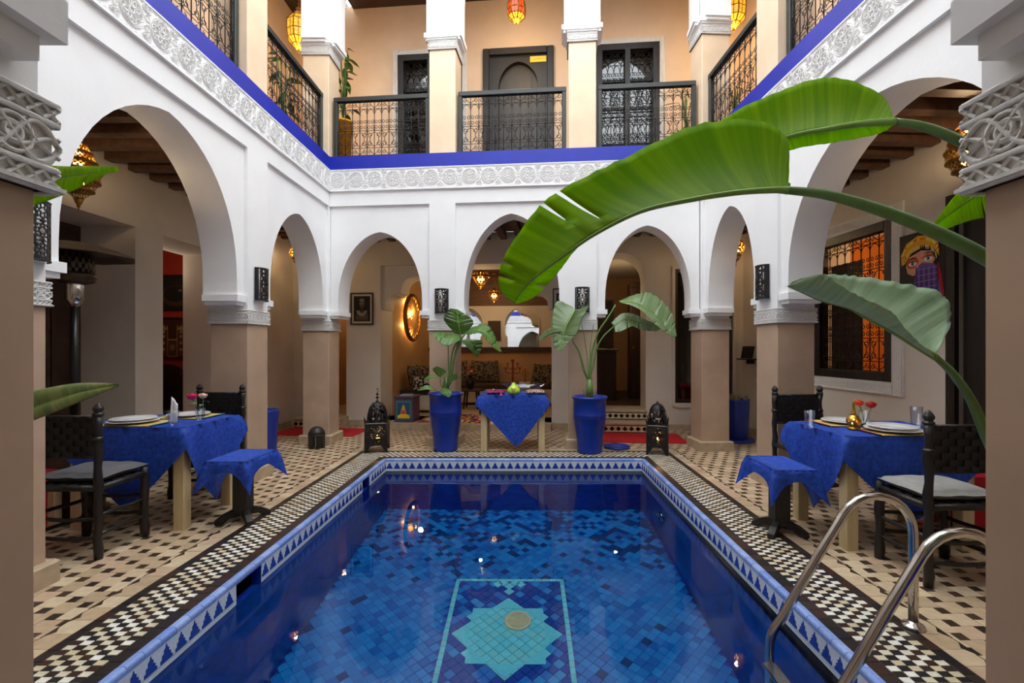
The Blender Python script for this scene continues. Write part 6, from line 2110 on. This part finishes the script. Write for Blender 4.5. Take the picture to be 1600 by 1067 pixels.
def art_portrait(q):
    q.col = C(206, 196, 182); q.box(-.185, .185, -.006, -.002, -.255, .255)
    q.col = C(34, 28, 24); q.box(-.145, .145, -.008, -.006, -.215, .215)
    disc(q, 0, -.17, .115, .15, -.0095, C(84, 76, 68), 20, 0, PI)
    q.col = C(60, 52, 46); q.prism([(-.03, -.04), (.03, -.04), (.025, .04), (-.025, .04)], -.0105, -.0095, 'y')
    disc(q, .0, .09, .045, .075, -.0115, C(96, 84, 76))
    disc(q, .0, .145, .045, .03, -.012, C(128, 116, 106))
    for sx in (-1, 1): disc(q, sx * .022, .085, .014, .008, -.0125, C(150, 138, 126))
    disc(q, 0, .045, .018, .008, -.0125, C(58, 48, 42))
    for i, r_ in enumerate((.05, .068, .086)):
        q.col = C(214, 204, 190)
        q.tube([(r_ * math.cos(a), -.012, -.03 + r_ * 1.0 * math.sin(a)) for a in [PI + PI * k / 14 for k in range(15)]], .0045, 4)
    for i in range(9):
        q.col = C(120, 108, 96); q.box(-.10 + .024 * i, -.092 + .024 * i, -.0115, -.0105, -.20, -.12 - .02 * abs(i - 4) + .03)
frame_pic(F_B @ Matrix.Translation((-.20, 1.496, 1.99)), .40, .545, 'black and white portrait photo in a dark frame on the back left wall', 'picture', 0, .022, art_portrait)
def art_small(q):
    q.col = C(196, 188, 176); q.box(-.10, .10, -.006, -.002, -.16, .16)
    q.col = C(40, 36, 32); q.box(-.06, .06, -.008, -.006, -.10, .10)
    disc(q, 0, .03, .03, .045, -.0095, C(150, 140, 130))
frame_pic(F_B @ Matrix.Translation((3.16, 1.496, 2.12)), .24, .36, 'small black framed photo beside the salon opening on the right', 'picture', 0, .02, art_small)

# canvas of a veiled figure, right gallery
o = thing('canvas_painting', 'colourful canvas of a veiled face with yellow headscarf in the right gallery', 'painting')
o.matrix_world = F_R @ Matrix.Translation((-4.212, 1.258, 2.08))
w, h = .46, .61
q = MB(); q.box(-w / 2, w / 2, -.03, 0, -h / 2, h / 2); q.build('stretched_canvas', mat('black_canvas', C(26, 14, 14), .6), parent=o)
q = MB()
def poly(pts, col, y): q.col = col; q.prism(pts, y, y + .001, 'y')
SK_, OR_, YL, VI, VD, RD, BK_ = C(226, 160, 130), C(200, 90, 60), C(230, 170, 30), C(112, 84, 156), C(70, 46, 110), C(180, 24, 24), C(24, 12, 14)
poly([(.10, -.30), (.225, -.30), (.20, -.12), (.16, .02), (.10, .02)], RD, -.0312)
poly([(-.19, .03), (-.14, .16), (0, .20), (.12, .18), (.18, .06), (.15, -.06), (.02, -.12), (-.12, -.05)], BK_, -.0315)
poly([(-.16, .02), (-.12, .09), (0, .13), (.10, .11), (.14, .03), (.10, -.03), (0, -.05), (-.08, -.09), (-.14, -.06)], SK_, -.032)
poly([(-.16, .02), (-.13, .075), (-.05, .085), (-.02, .04), (-.06, -.02), (-.12, -.02)], OR_, -.0322)
poly([(-.01, .05), (.06, .09), (.12, .08), (.12, .05), (.04, .06)], OR_, -.0322)
for cx_, cz in ((-.085, .02), (.075, .045)):
    disc(q, cx_, cz, .042, .020, -.0330, C(236, 230, 220), 14)
    disc(q, cx_, cz + .002, .017, .018, -.0336, C(90, 150, 160), 14)
    disc(q, cx_, cz + .002, .008, .009, -.0341, BK_, 10)
    poly([(cx_ - .05, cz + .012), (cx_, cz + .026), (cx_ + .05, cz + .012), (cx_, cz + .018)], BK_, -.0345)
    poly([(cx_ - .055, cz + .045), (cx_, cz + .062), (cx_ + .055, cz + .04), (cx_, cz + .050)], BK_, -.0345)
poly([(-.02, .0), (.02, .02), (.14, -.01), (.17, -.15), (.21, -.30), (-.10, -.30), (-.06, -.12)], VI, -.0348)
for i in range(5):
    x = -.05 + .05 * i
    poly([(x, -.02 - .01 * (i % 2)), (x + .016, -.02), (x + .03, -.30), (x - .01, -.30)], VD, -.0352)
for i in range(4):
    poly([(-.04, -.04 - .055 * i), (.16, -.035 - .055 * i), (.16, -.041 - .055 * i), (-.04, -.046 - .055 * i)], C(150, 124, 190), -.0356)
poly([(-.20, .02), (-.21, .12), (-.15, .22), (-.03, .27), (.09, .25), (.17, .17), (.18, .05), (.13, .13), (.02, .16), (-.10, .12), (-.16, .04)], YL, -.0350)
rr = random.Random(2)
for i in range(26):
    a = PI * (.02 + .96 * i / 25)
    x, z = -.01 + .165 * math.cos(a), .06 + .12 * math.sin(a)
    poly([(x - .004, z), (x + .004, z), (x + .004, z - .035), (x - .004, z - .035)], rr.choice([C(240, 220, 120), C(220, 210, 190), C(60, 40, 20)]), -.0356)
    x, z = -.01 + .18 * math.cos(a), .09 + .14 * math.sin(a)
    poly([(x - .012, z - .01), (x + .010, z), (x + .006, z + .02), (x - .01, z + .01)], rr.choice([C(250, 200, 60), C(216, 120, 20), C(240, 220, 120)]), -.0354)
q.build('painted_figure', M_MATTE, parent=o)

# red room pictures and armchair back
def art_dark(q):
    q.col = C(26, 22, 18); q.box(-.30, .30, -.006, -.002, -.26, .26)
    disc(q, .05, -.05, .22, .16, -.008, C(70, 44, 22), 20)
    disc(q, .04, -.02, .17, .12, -.0095, C(22, 20, 18), 20)
    disc(q, .12, .03, .03, .02, -.0105, C(110, 96, 60), 10)
MRR = F_L @ Matrix.Translation((7.195, 2.60, 0)) @ Matrix.Rotation(-PI / 2, 4, 'Z') 
def red_pic(x, z, w, h, label, art):
    o = thing('framed_picture', label, 'picture', (x, 7.19, z))
    q = MB()
    for x0, x1, z0, z1 in ((-w / 2, w / 2, h / 2 - .02, h / 2), (-w / 2, w / 2, -h / 2, -h / 2 + .02), (-w / 2, -w / 2 + .02, -h / 2 + .02, h / 2 - .02), (w / 2 - .02, w / 2, -h / 2 + .02, h / 2 - .02)):
        q.cham(x0, x1, -.025, 0, z0, z1, .003)
    q.build('frame', M_FRAMEB, parent=o)
    q = MB(); art(q); q.build('picture_print', M_MATTE, parent=o)
red_pic(-5.38, 2.17, .62, .54, 'dark abstract picture on the red wall, upper one', art_dark)
def art_castle(q):
    q.col = C(74, 34, 20); q.box(-.30, .30, -.006, -.002, -.30, .30)
    tan, br = C(170, 140, 90), C(90, 56, 30)
    for x in (-.13, .13):
        q.col = br; q.prism([(x - .06, -.28), (x + .06, -.28), (x + .05, .14), (x - .05, .14)], -.0085, -.0075, 'y')
        q.col = tan
        q.prism([(x - .06, .12), (x + .06, .12), (x + .06, .20), (x + .03, .15), (x, .20), (x - .03, .15), (x - .06, .20)], -.0095, -.0085, 'y')
        for z in (-.2, -.1, 0, .07): q.box(x - .018, x + .018, -.0095, -.0085, z, z + .04)
        q.box(x - .062, x - .052, -.0095, -.0085, -.28, .14); q.box(x + .052, x + .062, -.0095, -.0085, -.28, .14)
    q.col = br; q.box(-.07, .07, -.0085, -.0075, -.28, -.02)
    q.col = tan; q.box(-.07, .07, -.0095, -.0085, -.04, -.02); q.box(-.07, .07, -.0095, -.0085, -.29, -.28)
    disc(q, 0, -.15, .04, .05, -.0095, C(130, 110, 70), 14)
red_pic(-5.38, 1.48, .62, .62, 'picture of a tan fortress on the red wall, lower one', art_castle)
o = thing('armchair', 'dark round backed armchair in the red room', 'armchair', (-5.35, 6.85, 0))
q = MB(); q.cham(-.32, .32, -.28, .2, .12, .44, .04); q.build('seat', M_BLACKW, parent=o)
q = MB(); q.prism([(-.34, .2)] + [(-.34 * math.cos(a), .62 + .46 * math.sin(a)) for a in [PI * k / 14 for k in range(15)]] + [(.34, .2)], .12, .24, 'y'); q.build('backrest', M_BLACKW, parent=o)
for sx in (-1, 1):
    for sy in (-.24, .18):
        q = MB(); q.tube([(sx * .27, sy, 0), (sx * .27, sy, .14)], .022, 8); q.build('leg', M_BLACKW, parent=o)
light('room_fill_light', (-4.9, 6.2, 2.4), 3.5, (1, .8, .6), .03)  # added fill for the red room, no fixture stands here

# right window: wooden frame, grille, plaster border
o = holder('window_3', F_R); o['label'] = 'dark framed window with iron grille onto an amber lit room'
a, b, z0, z1 = -5.69, -4.55, .99, 2.60
q = MB()
for x0, x1, y0, y1 in ((a, a + .09, z0, z1), (b - .09, b, z0, z1), (a + .09, b - .09, z1 - .09, z1), (a + .09, b - .09, z0, z0 + .09)):
    q.cham(x0, x1, 1.235, 1.36, y0, y1, .006)
q.build('window_frame', M_BLACKW, parent=o)
q = MB()
scroll_panel(q, a + .09, b - .09, z0 + .09, z0 + .09 + .76, 1.29, .0052, .24)
scroll_panel(q, a + .09, b - .09, z0 + .85, z1 - .09, 1.29, .0052, .24)
n = 8
for i in range(n + 1):
    x = a + .09 + (b - a - .18) * i / n
    q.tube([(x, 1.29, z0 + .09), (x, 1.29, z1 - .09)], .006, 5)
q.build('iron_grille', M_IRON, parent=o)
q = MB(); q.cham(-5.60, -5.13, 1.39, 1.42, z0 + .09, z1 - .30, .006)
q.build('shutter', M_PANELD, parent=o)
plaster_frame(F_R, a, b, z0, z1, 1.258, .13, o)
light('room_fill_light', at(F_R, -5.0, 2.3, 2.3), 14, (1, .70, .36), .03)  # added point light behind the window, without a fixture
l = thing('wall_lamp', 'small amber lamp glowing behind the right window grille', 'lamp')
l.matrix_world = F_R @ Matrix.Translation((-5.17, 1.335, 2.0))
q = MB(); q.lathe([(.02, 0), (.024, .02), (.024, .10), (.018, .12), (0, .13)], 12); q.build('shade', mat('amber_lamp_glow', C(255, 200, 110), emit=C(255, 190, 90), estr=4), parent=l)
q = MB(); q.cham(-.015, .015, .0, .056, -.04, -.015, .004); q.lathe([(0, -.02), (.04, -.01), (.04, 0), (0, .004)], 12); q.build('bracket', M_GOLD, parent=l)

# back right window: dark glass
o = holder('window_4', F_B); o['label'] = 'tall dark window behind the back right pillar'
q = MB()
for x0, x1, y0, y1 in ((5.0, 5.05, .44, 2.59), (5.85, 5.9, .44, 2.59), (5.05, 5.85, 2.54, 2.59), (5.05, 5.85, .44, .49), (5.43, 5.47, .49, 2.54)): q.cham(x0, x1, 1.52, 1.60, y0, y1, .005)
q.build('window_frame', M_FRAMEB, parent=o)
for x0, x1 in ((5.05, 5.43), (5.47, 5.85)):
    q = MB(); q.box(x0, x1, 1.575, 1.585, .49, 2.54); q.build('pane', M_DGLASS, parent=o)
q = MB()
for x0, x1, y0, y1 in ((4.95, 5.0, .39, 2.64), (5.9, 5.95, .39, 2.64), (5.0, 5.9, 2.59, 2.64), (5.0, 5.9, .37, .44)): q.cham(x0, x1, 1.47, 1.52, y0, y1, .004)
q.build('plaster_border', M_BEIGE, parent=o)

# shelf with tablet
o = thing('wall_shelf', 'thin black shelf on the right gallery wall', 'shelf')
o.matrix_world = F_R @ Matrix.Translation((-7.09, 1.26, 1.145))
q = MB(); q.cham(-.19, .19, -.18, 0, 0, .018, .003); q.build('board', M_BLACKP, parent=o)
q = MB(); q.cham(-.012, .012, -.12, 0, -.06, .0, .002); q.build('bracket', M_BLACKP, parent=o)
o = thing('tablet', 'black tablet propped on the thin black shelf', 'tablet')
o.matrix_world = F_R @ Matrix.Translation((-7.14, 1.17, 1.168)) @ Matrix.Rotation(.5, 4, 'Z') @ Matrix.Rotation(-.28, 4, 'X')
q = MB(); q.cham(-.10, .10, -.006, .006, 0, .19, .004); q.build('body', M_BLACKP, parent=o)
q = MB(); q.cham(.088, .108, .008, .02, .005, .185, .003); q.build('white_edge', M_CHINA, parent=o)

# reception desk, mirror strip and added fill light behind the right doorway
o = thing('reception_desk', 'dark carved wooden desk beyond the tiled steps', 'desk', bk(3.86, 3.1, .318), RB_)
q = MB(); q.cham(-.42, .36, -.2, .2, 0, .94, .01); q.build('body', M_PANELD, parent=o)
q = MB(); q.cham(-.46, .40, -.24, .24, .94, .98, .008); q.build('top', M_BLACKW, parent=o)
for i in range(3):
    q = MB(); q.cham(-.40 + .255 * i, -.17 + .255 * i, -.215, -.198, .08, .86, .006); q.build('carved_panel', M_PANELD, parent=o)
q = MB(); q.box(-.14, .14, -.10, .10, 0, .006); q.box(-.02, .2, -.06, .12, .006, .01)
t = q.build('paper_sheet', mat('cream_paper', C(220, 196, 150), .8)); t.location = bk(3.86, 3.1, 1.299); t.rotation_euler = (0, 0, RB_)
tag(t, 'loose cream papers on the carved desk', 'paper')
o = thing('large_painting', 'large dark painting on the wall behind the carved desk', 'painting')
o.matrix_world = F_B @ Matrix.Translation((3.95, 4.98, 1.95))
q = MB(); q.cham(-.62, .42, -.03, 0, -.62, .50, .006); q.build('frame', M_FRAMEB, parent=o)
q = MB(); q.box(-.58, .38, -.034, -.03, -.58, .46); q.build('canvas', mat('dark_landscape', C(92, 64, 40), .6, col2=C(30, 22, 16), scale=4), parent=o)
o = thing('dark_cabinet', 'tall dark cabinet at the right inside the doorway beyond the steps', 'cabinet', bk(4.66, 3.4, .318), RB_)
q = MB(); q.cham(-.14, .2, -.22, .22, 0, 2.3, .01); q.build('body', M_DBROWN, parent=o)
q = MB(); q.cham(-.12, .18, -.24, -.215, .1, 2.2, .006); d_ = q.build('door', M_PANELD, parent=o)
q = MB(); q.lathe([(0, 0), (.014, .004), (.014, .02), (0, .026)], 10); k_ = q.build('knob', M_BRASS, parent=d_); k_.location = (-.08, -.245, 1.0)
light('room_fill_light', bk(4.2, 2.8, 2.25), 6, (1, .74, .42), .03)  # added fill inside the reception, no lamp hangs here
light('room_fill_light', bk(-.7, 3.0, 2.6), 5, (1, .7, .35), .03)  # added fill for the passage, apart from its small lantern
# carved dark screen in the left passage
o = thing('carved_screen', 'dark carved wooden screen in the left passage', 'screen', bk(-.50, 2.9, .16), RB_)
q = MB(); q.cham(-.28, .28, -.03, .03, 0, 1.3, .01); q.build('panel', M_PANELD, parent=o)
q = MB(); q.cham(-.31, -.27, -.04, .04, 0, 1.36, .005); q.cham(.27, .31, -.04, .04, 0, 1.36, .005); q.cham(-.27, .27, -.04, .04, 1.28, 1.34, .005); q.build('frame', M_BLACKW, parent=o)
